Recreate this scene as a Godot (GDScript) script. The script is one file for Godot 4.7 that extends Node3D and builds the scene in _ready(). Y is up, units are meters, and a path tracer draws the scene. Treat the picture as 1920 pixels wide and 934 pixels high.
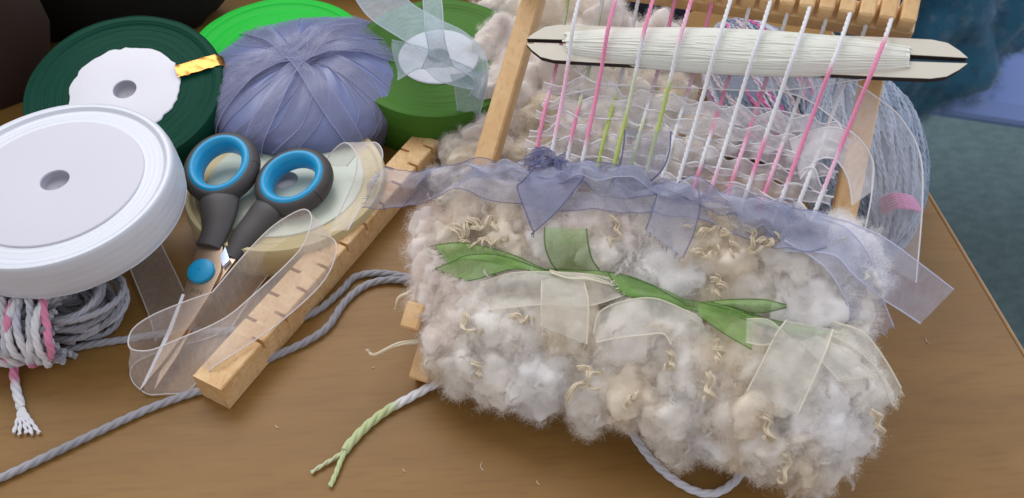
extends Node3D
# All sizes below are in centimetres; every vertex is scaled to metres when it is stored.
const CM := 0.01
var LOOM := Transform3D()
var rng := RandomNumberGenerator.new()
var noise := FastNoiseLite.new()
var taken := {}

class Shape:
	var p := PackedVector3Array()
	var uv := PackedVector2Array()
	var c := PackedColorArray()
	var ix := PackedInt32Array()
	var xf := Transform3D()
	var col := Color(1, 1, 1)
	func vert(a: Vector3, u := Vector2.ZERO) -> int:
		p.append(xf * a); uv.append(u); c.append(col)
		return p.size() - 1
	func tri(a: int, b: int, d: int):
		ix.append(a); ix.append(b); ix.append(d)
	func quad(a: int, b: int, d: int, e: int):
		tri(a, b, d); tri(a, d, e)
	func grid(rows: Array, around := false, us := 1.0, vs := 1.0, cols = null, flip := false):
		var n: int = rows[0].size()
		var first := p.size()
		for i in rows.size():
			for j in n:
				if cols != null: col = cols[i]
				vert(rows[i][j], Vector2(float(i) / (rows.size() - 1) * us, float(j) / n * vs))
		for i in rows.size() - 1:
			for j in (n if around else n - 1):
				var k := (j + 1) % n
				var a := first + i * n + j
				var b := first + i * n + k
				if flip: quad(a, a + n, b + n, b)
				else: quad(a, b, b + n, a + n)
	func fan(ring: PackedVector3Array, centre: Vector3, flip := false):
		var o := vert(centre)
		var first := p.size()
		for q in ring: vert(q)
		for j in ring.size():
			var k := (j + 1) % ring.size()
			if flip: tri(o, first + k, first + j)
			else: tri(o, first + j, first + k)
	# a polygon pushed along z; cap triangles and walls each keep their own corners so that edges stay crisp
	func prism(poly: PackedVector2Array, z0: float, z1: float, uvs := 0.2, shift := Vector2.ZERO):
		var t := Geometry2D.triangulate_polygon(poly)
		for z in [z0, z1]:
			var first := p.size()
			for q in poly: vert(Vector3(q.x, q.y, z), Vector2(q.x, q.y) * uvs + shift)
			for i in range(0, t.size(), 3):
				if z == z1: tri(first + t[i], first + t[i + 2], first + t[i + 1])
				else: tri(first + t[i], first + t[i + 1], first + t[i + 2])
		var run := 0.0
		for i in poly.size():
			var a := poly[i]
			var b := poly[(i + 1) % poly.size()]
			var l := (b - a).length()
			var k := [vert(Vector3(a.x, a.y, z0), Vector2(z0, run) * uvs + shift), vert(Vector3(b.x, b.y, z0), Vector2(z0, run + l) * uvs + shift), vert(Vector3(b.x, b.y, z1), Vector2(z1, run + l) * uvs + shift), vert(Vector3(a.x, a.y, z1), Vector2(z1, run) * uvs + shift)]
			quad(k[0], k[3], k[2], k[1])
			run += l
	# a box with chamfered edges; the grain (u) runs along its longest side
	func box(lo: Vector3, hi: Vector3, b := 0.05, uvs := 0.2, shift := Vector2.ZERO):
		var s := (hi - lo) / 2.0
		var m := (hi + lo) / 2.0
		var longest := s.max_axis_index()
		var corner := func(sx, sy, sz, ax) -> int:
			var q := Vector3(sx * (s.x - (0.0 if ax == 0 else b)), sy * (s.y - (0.0 if ax == 1 else b)), sz * (s.z - (0.0 if ax == 2 else b)))
			var w := Vector2(q[longest], q[(longest + 1) % 3] + q[(longest + 2) % 3] * 0.7)
			return vert(m + q, w * uvs + shift)
		var sg := [-1.0, 1.0]
		for ax in 3:
			for e in sg:
				var f := []
				for w in [[-1, -1], [1, -1], [1, 1], [-1, 1]]:
					var q := Vector3(); q[ax] = e; q[(ax + 1) % 3] = w[0]; q[(ax + 2) % 3] = w[1]
					f.append(corner.call(q.x, q.y, q.z, ax))
				if e > 0: quad(f[0], f[3], f[2], f[1])
				else: quad(f[0], f[1], f[2], f[3])
		for ax in 3:
			var bx := (ax + 1) % 3
			var cx := (ax + 2) % 3
			for e in sg:
				for g in sg:
					var f := []
					for w in [[-1, bx], [1, bx], [1, cx], [-1, cx]]:
						var q := Vector3(); q[ax] = w[0]; q[bx] = e; q[cx] = g
						f.append(corner.call(q.x, q.y, q.z, w[1]))
					if e * g > 0: quad(f[0], f[1], f[2], f[3])
					else: quad(f[0], f[3], f[2], f[1])
		for x in sg:
			for y in sg:
				for z in sg:
					var f := [corner.call(x, y, z, 0), corner.call(x, y, z, 1), corner.call(x, y, z, 2)]
					if x * y * z > 0: tri(f[0], f[2], f[1])
					else: tri(f[0], f[1], f[2])
	func tube(path: PackedVector3Array, radii, sides := 6, cols = null, squash := 1.0):
		var n := path.size()
		var t := (path[1] - path[0]).normalized()
		var side := t.cross(Vector3.UP)
		if side.length() < 0.1: side = t.cross(Vector3.RIGHT)
		side = side.normalized()
		var rows := []
		for i in n:
			t = (path[mini(i + 1, n - 1)] - path[maxi(i - 1, 0)]).normalized()
			side = (side - t * side.dot(t)).normalized()
			var up := side.cross(t)
			var r: float = radii[i] if radii is PackedFloat32Array else radii
			var ring := PackedVector3Array()
			for k in sides:
				var a := TAU * k / sides
				ring.append(path[i] + side * cos(a) * r + up * sin(a) * r * squash)
			rows.append(ring)
		grid(rows, true, n * 0.1, 1.0, cols, true)
		if cols != null: col = cols[0]
		fan(rows[0], path[0], true)
		if cols != null: col = cols[n - 1]
		fan(rows[n - 1], path[n - 1])
	func mesh(from: Vector3) -> ArrayMesh:
		var q := PackedVector3Array(); q.resize(p.size())
		var nm := PackedVector3Array(); nm.resize(p.size())
		for i in p.size(): q[i] = (p[i] - from) * 0.01
		for i in range(0, ix.size(), 3):
			var a := p[ix[i]]
			var n := (p[ix[i + 2]] - a).cross(p[ix[i + 1]] - a)
			nm[ix[i]] += n; nm[ix[i + 1]] += n; nm[ix[i + 2]] += n
		for i in nm.size(): nm[i] = nm[i].normalized() if nm[i].length_squared() > 1e-20 else Vector3.UP
		var arr := []; arr.resize(Mesh.ARRAY_MAX)
		arr[Mesh.ARRAY_VERTEX] = q; arr[Mesh.ARRAY_NORMAL] = nm; arr[Mesh.ARRAY_TEX_UV] = uv; arr[Mesh.ARRAY_COLOR] = c; arr[Mesh.ARRAY_INDEX] = ix
		var m := ArrayMesh.new(); m.add_surface_from_arrays(Mesh.PRIMITIVE_TRIANGLES, arr)
		return m

func pv(a: Array) -> PackedVector3Array:
	var r := PackedVector3Array()
	for i in range(0, a.size(), 3): r.append(Vector3(a[i], a[i + 1], a[i + 2]))
	return r
func numbered(called: String) -> String:
	taken[called] = taken.get(called, -1) + 1
	return called if taken[called] == 0 else "%s_%03d" % [called, taken[called]]
func thing(called: String, label: String, category: String, at: Vector3, group := "") -> Node3D:
	var o := Node3D.new()
	o.name = numbered(called); o.position = at * CM
	o.set_meta("label", label); o.set_meta("category", category)
	if group: o.set_meta("group", group)
	add_child(o)
	return o
func origin_of(n: Node3D) -> Vector3:
	var r := Vector3.ZERO
	var k: Node = n
	while k != self:
		r += k.position; k = k.get_parent()
	return r / CM
func part(s: Shape, called: String, mat: Material, parent: Node3D, label := "") -> MeshInstance3D:
	var o := MeshInstance3D.new()
	o.name = called
	o.mesh = s.mesh(origin_of(parent)); o.material_override = mat
	if label: o.set_meta("label", label)
	parent.add_child(o, true)
	return o
func structure(s: Shape, called: String, mat: Material) -> MeshInstance3D:
	var o := MeshInstance3D.new()
	o.name = called; o.mesh = s.mesh(Vector3.ZERO); o.material_override = mat
	o.set_meta("kind", "structure"); add_child(o, true)
	return o
func spline(p: PackedVector3Array, n: int) -> PackedVector3Array:
	var r := PackedVector3Array()
	var m := p.size()
	for i in n + 1:
		var f := float(i) / n * (m - 1)
		var k := mini(int(f), m - 2)
		r.append(p[k].cubic_interpolate(p[k + 1], p[maxi(k - 1, 0)] if k > 0 else p[0] * 2.0 - p[1], p[k + 2] if k + 2 < m else p[m - 1] * 2.0 - p[m - 2], f - k))
	return r
func length_of(p: PackedVector3Array) -> float:
	var l := 0.0
	for i in p.size() - 1: l += p[i].distance_to(p[i + 1])
	return l
func mat(c: Color, rough := 0.7, metal := 0.0) -> StandardMaterial3D:
	var m := StandardMaterial3D.new()
	m.albedo_color = c; m.roughness = rough; m.metallic = metal
	return m
var weave: ImageTexture
func make_weave():
	var d := PackedByteArray(); d.resize(256 * 256 * 4)
	var across := []
	var along := []
	for i in 256:
		across.append(rng.randf()); along.append(rng.randf())
	for y in 256:
		for x in 256:
			var i := (y * 256 + x) * 4
			var a: float = 0.70 + 0.14 * across[y] + 0.06 * along[x] + 0.12 * noise.get_noise_2d(x * 0.7, y * 0.25)
			d[i] = 255; d[i + 1] = 255; d[i + 2] = 255; d[i + 3] = clampi(int(a * 255), 0, 255)
	weave = ImageTexture.create_from_image(Image.create_from_data(256, 256, false, Image.FORMAT_RGBA8, d))
func sheer(c: Color, alpha: float, rough := 0.5) -> StandardMaterial3D:
	var m := mat(Color(c, alpha), rough)
	m.transparency = BaseMaterial3D.TRANSPARENCY_ALPHA
	m.albedo_color.a = minf(alpha * 1.2, 1.0)
	m.albedo_texture = weave
	m.cull_mode = BaseMaterial3D.CULL_DISABLED
	m.backlight_enabled = true; m.backlight = Color(0.6, 0.6, 0.6)
	m.rim_enabled = true; m.rim = 0.4
	return m
func yarn_mat(c := Color.WHITE) -> StandardMaterial3D:
	var m := mat(c, 0.95)
	m.vertex_color_use_as_albedo = true
	m.rim_enabled = true; m.rim = 0.5
	return m
# plied yarn along a path
func yarn(s: Shape, path: PackedVector3Array, r: float, ply := 3, colf = null, sides := 6, step := 0.0):
	var l := length_of(path)
	var n := maxi(4, int(l / (step if step > 0 else r * 0.75)))
	var c := spline(path, n)
	var t := (c[1] - c[0]).normalized()
	var side := t.cross(Vector3.UP)
	if side.length() < 0.1: side = t.cross(Vector3.RIGHT)
	var strands := []
	var cols := []
	for k in ply: strands.append(PackedVector3Array())
	var run := 0.0
	for i in n + 1:
		if i: run += c[i].distance_to(c[i - 1])
		t = (c[mini(i + 1, n)] - c[maxi(i - 1, 0)]).normalized()
		side = (side - t * side.dot(t)).normalized()
		var up := side.cross(t)
		for k in ply:
			var a := TAU * k / ply + run / (r * 9.0) * TAU
			strands[k].append(c[i] + (side * cos(a) + up * sin(a)) * r * 0.44)
		cols.append(colf.call(run / l, c[i]) if colf != null else Color(1, 1, 1))
	for k in ply: s.tube(strands[k], r * 0.62, sides, cols)
# a sheer ribbon between two edges: a band and its two woven edges, both parts of the thing
func ribbon(o: Node3D, ea: PackedVector3Array, eb: PackedVector3Array, m: Material, em: Material, n := 48, across := 8, wave := 0.05, edge := 0.032, edges := 3, called := "sheer_band", fray := 0, ruffle := 0.0):
	var a := spline(ea, n)
	var b := spline(eb, n)
	var s := Shape.new()
	var rows := []
	var k := rng.randf() * 50.0
	if ruffle > 0.0:
		var along := 0.0
		var a2 := a.duplicate()
		var b2 := b.duplicate()
		for i in n + 1:
			if i: along += a[i].distance_to(a[i - 1])
			var nr := (a[mini(i + 1, n)] - a[maxi(i - 1, 0)]).cross(b[i] - a[i]).normalized()
			if nr.y < 0: nr = -nr
			a2[i] += nr * ruffle * (0.5 + 2.0 * noise.get_noise_2d(along * 9.0 + k, k)) + (a[i] - b[i]).normalized() * ruffle * noise.get_noise_2d(along * 12.0, k + 50.0)
			b2[i] += nr * ruffle * (0.3 + 1.6 * noise.get_noise_2d(along * 8.0 + k, k + 90.0)) + (b[i] - a[i]).normalized() * ruffle * 1.2 * noise.get_noise_2d(along * 10.0, k + 20.0)
		a = a2; b = b2
	var run := 0.0
	for i in n + 1:
		if i: run += (a[i].distance_to(a[i - 1]) + b[i].distance_to(b[i - 1])) * 0.5
		var row := PackedVector3Array()
		var t := (a[mini(i + 1, n)] - a[maxi(i - 1, 0)])
		var nrm := t.cross(b[i] - a[i]).normalized()
		for j in across + 1:
			var f := float(j) / across
			row.append(a[i].lerp(b[i], f) + nrm * wave * sin(PI * f) * (noise.get_noise_2d(run * 7.0 + k * 31, f * 16.0 + k) * 1.8 + noise.get_noise_2d(run * 16.0 + k * 31, f * 30.0 + k) * 0.5))
		rows.append(row)
	s.grid(rows, false, length_of(a) / 2.0, 1.0)
	var band := part(s, called, m, o)
	for e in 2:
		if fray & (1 << e):
			s = Shape.new()
			var i0 := 0 if e == 0 else n
			var i1 := 1 if e == 0 else n - 1
			for j in 26:
				var f := rng.randf()
				var p0 := a[i0].lerp(b[i0], f)
				var dir := (p0 - a[i1].lerp(b[i1], f)).normalized() + Vector3(rng.randfn(), rng.randfn(), rng.randfn()) * 0.25
				var l := rng.randf_range(0.04, 0.22)
				s.tube(PackedVector3Array([p0 - dir * 0.02, p0 + dir * l * 0.5, p0 + (dir + Vector3(rng.randfn(), rng.randfn(), rng.randfn()) * 0.2) * l]), 0.008, 3)
			part(s, "frayed_threads", em, band)
	for e in 2:
		if edges & (1 << e):
			s = Shape.new()
			s.tube(a if e == 0 else b, edge, 5)
			part(s, "woven_edge", em, band)
func ball(s: Shape, at: Vector3, r: Vector3, basis := Basis(), bump := 0.0, freq := 1.0, nu := 20, nv := 28, seed := 0.0):
	var rows := []
	for i in nu + 1:
		var th := PI * clampf(float(i) / nu, 0.004, 0.996)
		var row := PackedVector3Array()
		for j in nv:
			var ph := TAU * j / nv
			var d := Vector3(sin(th) * cos(ph), cos(th), sin(th) * sin(ph))
			var q := d * freq * 18.0 + Vector3.ONE * seed
			var h := 1.0 + bump * (noise.get_noise_3dv(q) * 1.4 + 0.6 * noise.get_noise_3dv(q * 2.3) + 0.3 * noise.get_noise_3dv(q * 5.0))
			row.append(at + basis * (d * r * h))
		rows.append(row)
	s.grid(rows, true, 4, 4, null, true)
func lathe(s: Shape, prof: PackedVector2Array, at: Vector3, basis := Basis(), n := 72, wob := 0.0, seed := 0.0):
	var rows := []
	for i in prof.size():
		var row := PackedVector3Array()
		for j in n:
			var a := TAU * j / n
			var w := wob * noise.get_noise_2d(cos(a) * 40 + seed + i * 7.0, sin(a) * 40)
			row.append(at + basis * Vector3(cos(a) * (prof[i].x + w), prof[i].y + w * 0.6, sin(a) * (prof[i].x + w)))
		rows.append(row)
	s.grid(rows, true, 1, 1, null, true)
# ---- wool: a core per tuft, and clumps of curled fibres spread over it
var clump_meshes := []
func make_clumps():
	for v in 3:
		var s := Shape.new()
		for f in 60:
			var p := Vector3(rng.randfn(), rng.randfn(), rng.randfn()) * 0.13
			var d := Vector3(rng.randfn(), rng.randfn(), rng.randfn()).normalized()
			var bend := Vector3(rng.randfn(), rng.randfn(), rng.randfn()).normalized() * 0.5
			var w := 0.0045
			var prev := -1
			for k in 7:
				var side := d.cross(bend).normalized() * w * (1.0 - k / 9.0)
				var a := s.vert(p - side); var b := s.vert(p + side)
				if prev >= 0: s.quad(prev, prev + 1, b, a)
				prev = a
				p += d * 0.07
				d = (d + bend * 0.8).normalized()
				bend = (bend + Vector3(rng.randfn(), rng.randfn(), rng.randfn()) * 0.28).normalized() * 0.55
		clump_meshes.append(s.mesh(Vector3.ZERO))
var crimp_meshes := []
func make_crimps():
	for v in 3:
		var s := Shape.new()
		for f in 15:
			var q := PackedVector3Array()
			var o := Vector3(rng.randfn() * 0.06, 0, rng.randfn() * 0.06)
			var ph := rng.randf() * 0.9
			for i in 16:
				var t := i / 15.0
				var pull := 1.0 - 0.75 * t * t
				q.append(Vector3(o.x * pull + 0.05 * sin(t * 17.0 + ph + v) * (0.4 + t) + 0.16 * t * t * (v - 1), -1.25 * t, o.z * pull + 0.05 * cos(t * 14.0 + ph) * (0.4 + t) + 0.10 * sin(t * 3.0)))
			s.tube(q, 0.006, 3)
		crimp_meshes.append(s.mesh(Vector3.ZERO))
func crimps(o: Node3D, m: Material, spots: Array):
	for v in 3:
		var mm := MultiMesh.new()
		mm.transform_format = MultiMesh.TRANSFORM_3D; mm.use_colors = true
		mm.mesh = crimp_meshes[v]
		var mine := spots.slice(v * spots.size() / 3, (v + 1) * spots.size() / 3)
		mm.instance_count = mine.size()
		var from := origin_of(o)
		for i in mine.size():
			mm.set_instance_transform(i, Transform3D((mine[i][1] as Basis).scaled(Vector3.ONE * mine[i][2]), (mine[i][0] - from) * CM))
			mm.set_instance_color(i, mine[i][3])
		var r := MultiMeshInstance3D.new()
		r.name = "crimped_locks"; r.multimesh = mm; r.material_override = m
		r.set_meta("kind", "stuff")
		o.add_child(r, true)
func fluff(o: Node3D, called: String, m: Material, spots: Array):
	# spots: [point, normal, size, colour]
	var mm := MultiMesh.new()
	mm.transform_format = MultiMesh.TRANSFORM_3D; mm.use_colors = true
	mm.mesh = clump_meshes[taken.size() % 3]
	mm.instance_count = spots.size()
	var from := origin_of(o)
	for i in spots.size():
		var b := Basis(Vector3(rng.randfn(), rng.randfn(), rng.randfn()).normalized(), rng.randf() * TAU).scaled(Vector3.ONE * spots[i][2])
		mm.set_instance_transform(i, Transform3D(b, (spots[i][0] - from) * CM))
		mm.set_instance_color(i, spots[i][3])
	var r := MultiMeshInstance3D.new()
	r.name = called; r.multimesh = mm; r.material_override = m
	r.set_meta("kind", "stuff")
	o.add_child(r, true)
func lock(path: PackedVector3Array, o: Node3D, m: Material, r := 0.05, curl := 0.2, turns := 3.0, strands := 9):
	var c := spline(path, 40)
	var s := Shape.new()
	for k in strands:
		var q := PackedVector3Array()
		var rad := PackedFloat32Array()
		var ph := rng.randf() * TAU
		var vary := rng.randf_range(0.75, 1.2)
		var off := Vector3(rng.randfn(), rng.randfn(), rng.randfn()) * (0.04 if curl > 0.1 else 0.025)
		for i in c.size():
			var f := float(i) / (c.size() - 1)
			var t := (c[mini(i + 1, 40)] - c[maxi(i - 1, 0)]).normalized()
			var a := t.cross(Vector3(0.3, 0.8, 0.5)).normalized()
			var b := a.cross(t)
			var w := curl * vary * (0.5 + 0.7 * f) * 0.75
			var an := f * turns * TAU + ph * 0.10
			q.append(c[i] + off * (1.3 - f) + (a * cos(an) + b * sin(an)) * w)
			rad.append(r * 0.5 * vary * (1.0 - 0.5 * f))
		s.tube(q, rad, 5)
	part(s, "curly_lock", m, o)
func noise_image(w: int, h: int, f: Callable) -> ImageTexture:
	var d := PackedByteArray(); d.resize(w * h * 3)
	for y in h:
		for x in w:
			var c: Color = f.call(x, y)
			var i := (y * w + x) * 3
			d[i] = clampi(int(c.r * 255), 0, 255); d[i + 1] = clampi(int(c.g * 255), 0, 255); d[i + 2] = clampi(int(c.b * 255), 0, 255)
	return ImageTexture.create_from_image(Image.create_from_data(w, h, false, Image.FORMAT_RGB8, d))
func wood(a: Color, b: Color, dark: Color, w: int, h: int, fx: float, fy: float, amount: float, seed: int, rough: float) -> StandardMaterial3D:
	var n1 := FastNoiseLite.new(); n1.seed = seed; n1.frequency = 1.0; n1.noise_type = FastNoiseLite.TYPE_SIMPLEX
	n1.fractal_octaves = 3
	var n2 := FastNoiseLite.new(); n2.seed = seed + 7; n2.frequency = 1.0; n2.fractal_type = FastNoiseLite.FRACTAL_NONE
	var m := StandardMaterial3D.new()
	m.albedo_texture = noise_image(w, h, func(x, y):
		var warp := n1.get_noise_2d(x * fx * 0.6, y * fy * 0.12) * 0.9
		var g := 0.5 + 0.5 * sin((y * fy * 0.6 + warp * 2.2) * 5.0)
		var broad := n1.get_noise_2d(x * fx * 0.4, y * fy * 0.25 + 90.0)
		var c := a.lerp(b, clampf(g * 0.45 + broad * 0.8 + 0.3, 0, 1))
		var pore := smoothstep(0.25, 0.75, n2.get_noise_2d(x * fx * 5.0, y * fy * 7.0))
		return c.lerp(dark, pore * amount + maxf(0.0, n1.get_noise_2d(x * fx * 1.4, y * fy * 2.0 + 40.0)) * amount * 0.6))
	m.roughness = rough
	return m
func flat_disc(s: Shape, at: Vector3, b: Basis, r0: float, r1: float, y0: float, y1: float, torn := 0.0, seed := 0.0):
	var rows := []
	for q in [[r0, y0], [r0, y1], [lerpf(r0, r1, 0.5), y1 + 0.015], [r1 - 0.03, y1], [r1, y0]]:
		var row := PackedVector3Array()
		for j in 64:
			var an := TAU * j / 64
			var k: float = q[0] + (torn * (noise.get_noise_2d(cos(an) * 70 + seed, sin(an) * 70) - absf(sin(an * 4.0)) * 0.25) if q[0] > (r0 + r1) * 0.6 else 0.0)
			row.append(at + b * Vector3(cos(an) * k, q[1], sin(an) * k))
		rows.append(row)
	s.grid(rows, true, 1, 1, null, true)
func spool(called: String, label: String, at: Vector3, tilt: Vector3, r: float, h: float, rin: float, rm: Material, dm: Material, torn: float, seed: float, ridge := 0.5) -> Node3D:
	var o := thing(called, label, "ribbon spool", at, "spools of ribbon on the table")
	var b := Basis.from_euler(tilt * PI / 180.0)
	var s := Shape.new()
	var prof := PackedVector2Array([Vector2(rin - 0.3, 0.05), Vector2(r - 0.12, 0.0)])
	for i in 15:
		var f := i / 14.0
		prof.append(Vector2(r - 0.05 - 0.1 * pow(absf(f * 2 - 1), 4) + 0.012 * sin(i * 2.4 + seed), f * h))
	var nr := 44
	for i in nr:
		var f := float(i) / (nr - 1)
		prof.append(Vector2(lerpf(r - 0.18, rin - 0.1, f), h - 0.03 - 0.12 * smoothstep(0.12, 0.3, f) + ridge * (0.035 * sin(f * 23.0 + seed) * sin(f * 57.0 + seed * 2.0) + (0.03 if i % 3 == 0 else 0.0) * absf(sin(i * 1.7 + seed)))))
	lathe(s, prof, at, b, 110, 0.03 * ridge, seed * 30.0)
	part(s, "wound_ribbon", rm, o)
	s = Shape.new()
	flat_disc(s, at, b, 0.52, rin, h - 0.14, h - 0.07, torn, seed * 50.0)
	part(s, "card_disc", dm, o)
	s = Shape.new()
	lathe(s, PackedVector2Array([Vector2(0.53, h - 0.09), Vector2(0.5, h - 0.25), Vector2(0.48, h - 0.42), Vector2(0.02, h - 0.44)]), at, b, 40)
	part(s, "core_hole", mat(Color(0.66, 0.66, 0.70), 0.8), o)
	return o
func strip_on(o: Node3D, at: Vector3, b: Basis, y: float, a0: float, r0: float, r1: float, w: float, m: Material, over := 0.0):
	var s := Shape.new()
	var rows := []
	for i in 15:
		var f := i / 14.0
		var row := PackedVector3Array()
		for j in 5:
			var q := Vector3(lerpf(r0, r1, f), y + 0.02 + 0.07 * noise.get_noise_2d(i * 23.0, j * 15.0) - (over * maxf(0.0, f - 0.9) * 8.0), (j / 4.0 - 0.5) * w)
			row.append(at + b * (Basis(Vector3.UP, a0) * q))
		rows.append(row)
	s.grid(rows, false, 1, 1, null, true)
	part(s, "foil_tag", m, o)

func _ready():
	# camera, light, exposure
	noise.seed = 4; noise.frequency = 0.05; noise.fractal_octaves = 2
	rng.seed = 11
	make_weave()
	var cam := Camera3D.new(); cam.name = "camera"
	add_child(cam)
	cam.position = Vector3(0, 25, 0) * CM
	cam.rotation_degrees = Vector3(-48, 0, 0)
	cam.near = 0.02; cam.far = 12.0
	var att := CameraAttributesPhysical.new()
	att.frustum_focal_length = 38.73; att.frustum_focus_distance = 0.31; att.exposure_aperture = 22.0
	att.frustum_near = 0.02; att.frustum_far = 12.0
	cam.attributes = att
	cam.fov = 34.43
	var we := WorldEnvironment.new(); we.name = "environment"
	var env := Environment.new()
	env.background_mode = Environment.BG_COLOR; env.background_color = Color(0.76, 0.755, 0.77)
	env.tonemap_mode = Environment.TONE_MAPPER_LINEAR; env.tonemap_exposure = 1.1
	env.sdfgi_enabled = true; env.ssao_enabled = true; env.ssil_enabled = true
	we.environment = env
	add_child(we)
	var area := func(called: String, at: Vector3, to: Vector3, size: Vector2, e: float, c: Color):
		var l := AreaLight3D.new(); l.name = called
		l.area_size = size * CM; l.light_energy = e; l.light_color = c; l.shadow_enabled = true
		l.area_range = 6.0
		add_child(l)
		l.look_at_from_position(at * CM, to * CM, Vector3.UP)
	area.call("window_light", Vector3(-35, 95, -85), Vector3(0, 0, -22), Vector2(90, 70), 0.8, Color(0.98, 0.97, 0.97))
	area.call("side_window_light", Vector3(110, 70, -70), Vector3(5, 0, -22), Vector2(80, 70), 0.5, Color(0.80, 0.88, 1.0))
	LOOM = Transform3D(Vector3(0.9452, 0.0300, 0.3251), Vector3(0.2677, 0.4986, -0.8245), Vector3(-0.1868, 0.8663, 0.4633), Vector3(-3.6155, 0.8500, -16.0347))

	# ---- the setting: carpet and table
	var s := Shape.new()
	var carpet := StandardMaterial3D.new()
	carpet.albedo_texture = noise_image(256, 256, func(x, y):
		return Color(0.34, 0.43, 0.44).lerp(Color(0.44, 0.53, 0.54), clampf(0.5 + noise.get_noise_2d(x * 9.0, y * 9.0) + 0.5 * noise.get_noise_2d(x * 1.1, y * 1.1), 0, 1)))
	carpet.roughness = 1.0
	s.grid([pv([-300, -72, -400, 400, -72, -400]), pv([-300, -72, 200, 400, -72, 200])], false, 20, 24)
	structure(s, "carpet_floor", carpet)
	var oak := wood(Color(0.53, 0.395, 0.205), Color(0.565, 0.425, 0.225), Color(0.465, 0.335, 0.165), 1024, 1024, 0.004, 0.05, 0.3, 3, 0.42)
	oak.metallic_specular = 0.38
	var tb := thing("table", "light brown wood grain table top under all the craft things", "table", Vector3(-30, 0, -20))
	s = Shape.new()
	s.xf = Transform3D(Basis(Vector3.UP, 0.0705), Vector3(19.0, 0, -20.0))
	s.box(Vector3(-110, -2.4, -42), Vector3(0, 0, 36), 0.12, 1.0 / 45.0)
	part(s, "table_top", oak, tb)
	s = Shape.new()
	s.xf = Transform3D(Basis(Vector3.UP, 0.0705), Vector3(19.0, 0, -20.0))
	s.box(Vector3(0.0, -2.3, -42), Vector3(0.14, -0.03, 36), 0.05, 1.0 / 30.0)
	part(s, "edge_banding", wood(Color(0.66, 0.52, 0.36), Color(0.72, 0.58, 0.42), Color(0.55, 0.42, 0.28), 256, 128, 0.02, 0.06, 0.3, 8, 0.4), tb)
	for lx in [-106.0, -8.0]:
		for lz in [-38.0, 30.0]:
			s = Shape.new(); s.xf = Transform3D(Basis(Vector3.UP, 0.0705), Vector3(19.0, 0, -20.0))
			s.box(Vector3(lx, -72, lz), Vector3(lx + 5, -2.4, lz + 5), 0.3, 1.0 / 45.0)
			part(s, "table_leg", oak, tb)

	# ---- materials
	var pine := wood(Color(0.84, 0.68, 0.47), Color(0.90, 0.77, 0.57), Color(0.72, 0.54, 0.35), 512, 256, 0.012, 0.05, 0.45, 21, 0.55)
	var beech := wood(Color(0.86, 0.70, 0.49), Color(0.90, 0.76, 0.56), Color(0.77, 0.58, 0.38), 512, 256, 0.010, 0.04, 0.3, 33, 0.5)
	var slit := mat(Color(0.30, 0.20, 0.12), 0.9)
	var wool := yarn_mat(); wool.backlight_enabled = true; wool.backlight = Color(0.9, 0.9, 0.9)
	var wool_core := yarn_mat(); wool_core.backlight_enabled = true; wool_core.backlight = Color(0.6, 0.6, 0.6)
	var white := sheer(Color(1.0, 0.99, 1.0), 0.5, 0.38)
	var white_thin := sheer(Color(0.90, 0.91, 0.95), 0.28)
	var white_edge := sheer(Color(0.98, 0.98, 0.99), 1.0)
	var gold := mat(Color(0.74, 0.55, 0.30), 0.3, 1.0)
	make_clumps()
	make_crimps()
	var cream := Color(0.92, 0.83, 0.69)
	var offw := Color(0.93, 0.89, 0.83)
	var coolw := Color(0.93, 0.91, 0.90)
	var pinkw := Color(0.93, 0.85, 0.79)
	var lockm := yarn_mat(Color(0.95, 0.90, 0.80)); lockm.backlight_enabled = true; lockm.backlight = Color(0.7, 0.7, 0.7)
	# fleece in tufts: [centre, radius, colour]
	var fleece := func(o: Node3D, tufts: Array, down: Vector3, dens := 1.0, size := 1.0):
		var spots := []
		for t in tufts:
			var r: float = t[1]
			var b := Basis(LOOM.basis.x, -LOOM.basis.y, -LOOM.basis.z) if down != Vector3.UP else Basis()
			var q := Shape.new()
			q.col = t[2]
			ball(q, t[0], Vector3(r * 1.12, r * 1.32, r * 0.84), b, 0.38, 0.65, 28, 40, t[0].x * 9 + t[0].z * 5)
			part(q, "fleece_tuft", wool_core, o)
			for i in int(420 * r * r * dens) + 20:
				var k := rng.randi() % q.p.size()
				var d: Vector3 = (q.p[k] - t[0])
				spots.append([t[0] + d * rng.randf_range(0.95, 1.09) + Vector3(rng.randfn(), rng.randfn(), rng.randfn()) * 0.08, d, rng.randf_range(0.4, 0.8) * size, (t[2] as Color).lightened(0.3 * rng.randf())])
		var wavy := []
		if size < 2.0:
			for t in tufts:
				var r: float = t[1]
				for i in int(3.2 * r * r) + 1:
					var d := Vector3(rng.randfn(), absf(rng.randfn()) + 0.4, rng.randfn()).normalized()
					var hang := (down * 0.9 + Vector3(rng.randfn(), rng.randfn(), rng.randfn()) * 0.5).normalized() if down != Vector3.UP else Vector3(rng.randfn(), rng.randfn() * 0.4 - 0.3, rng.randfn()).normalized()
					var y := -(hang - d * hang.dot(d) * 0.75).normalized()
					var x := y.cross(d).normalized()
					wavy.append([t[0] + d * r * 0.9, Basis(x, y, x.cross(y)), rng.randf_range(0.6, 1.0), (t[2] as Color).lerp(Color(0.96, 0.93, 0.88), 0.5)])
			wavy.shuffle()
			crimps(o, wool, wavy)
		var mass := Shape.new()
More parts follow.
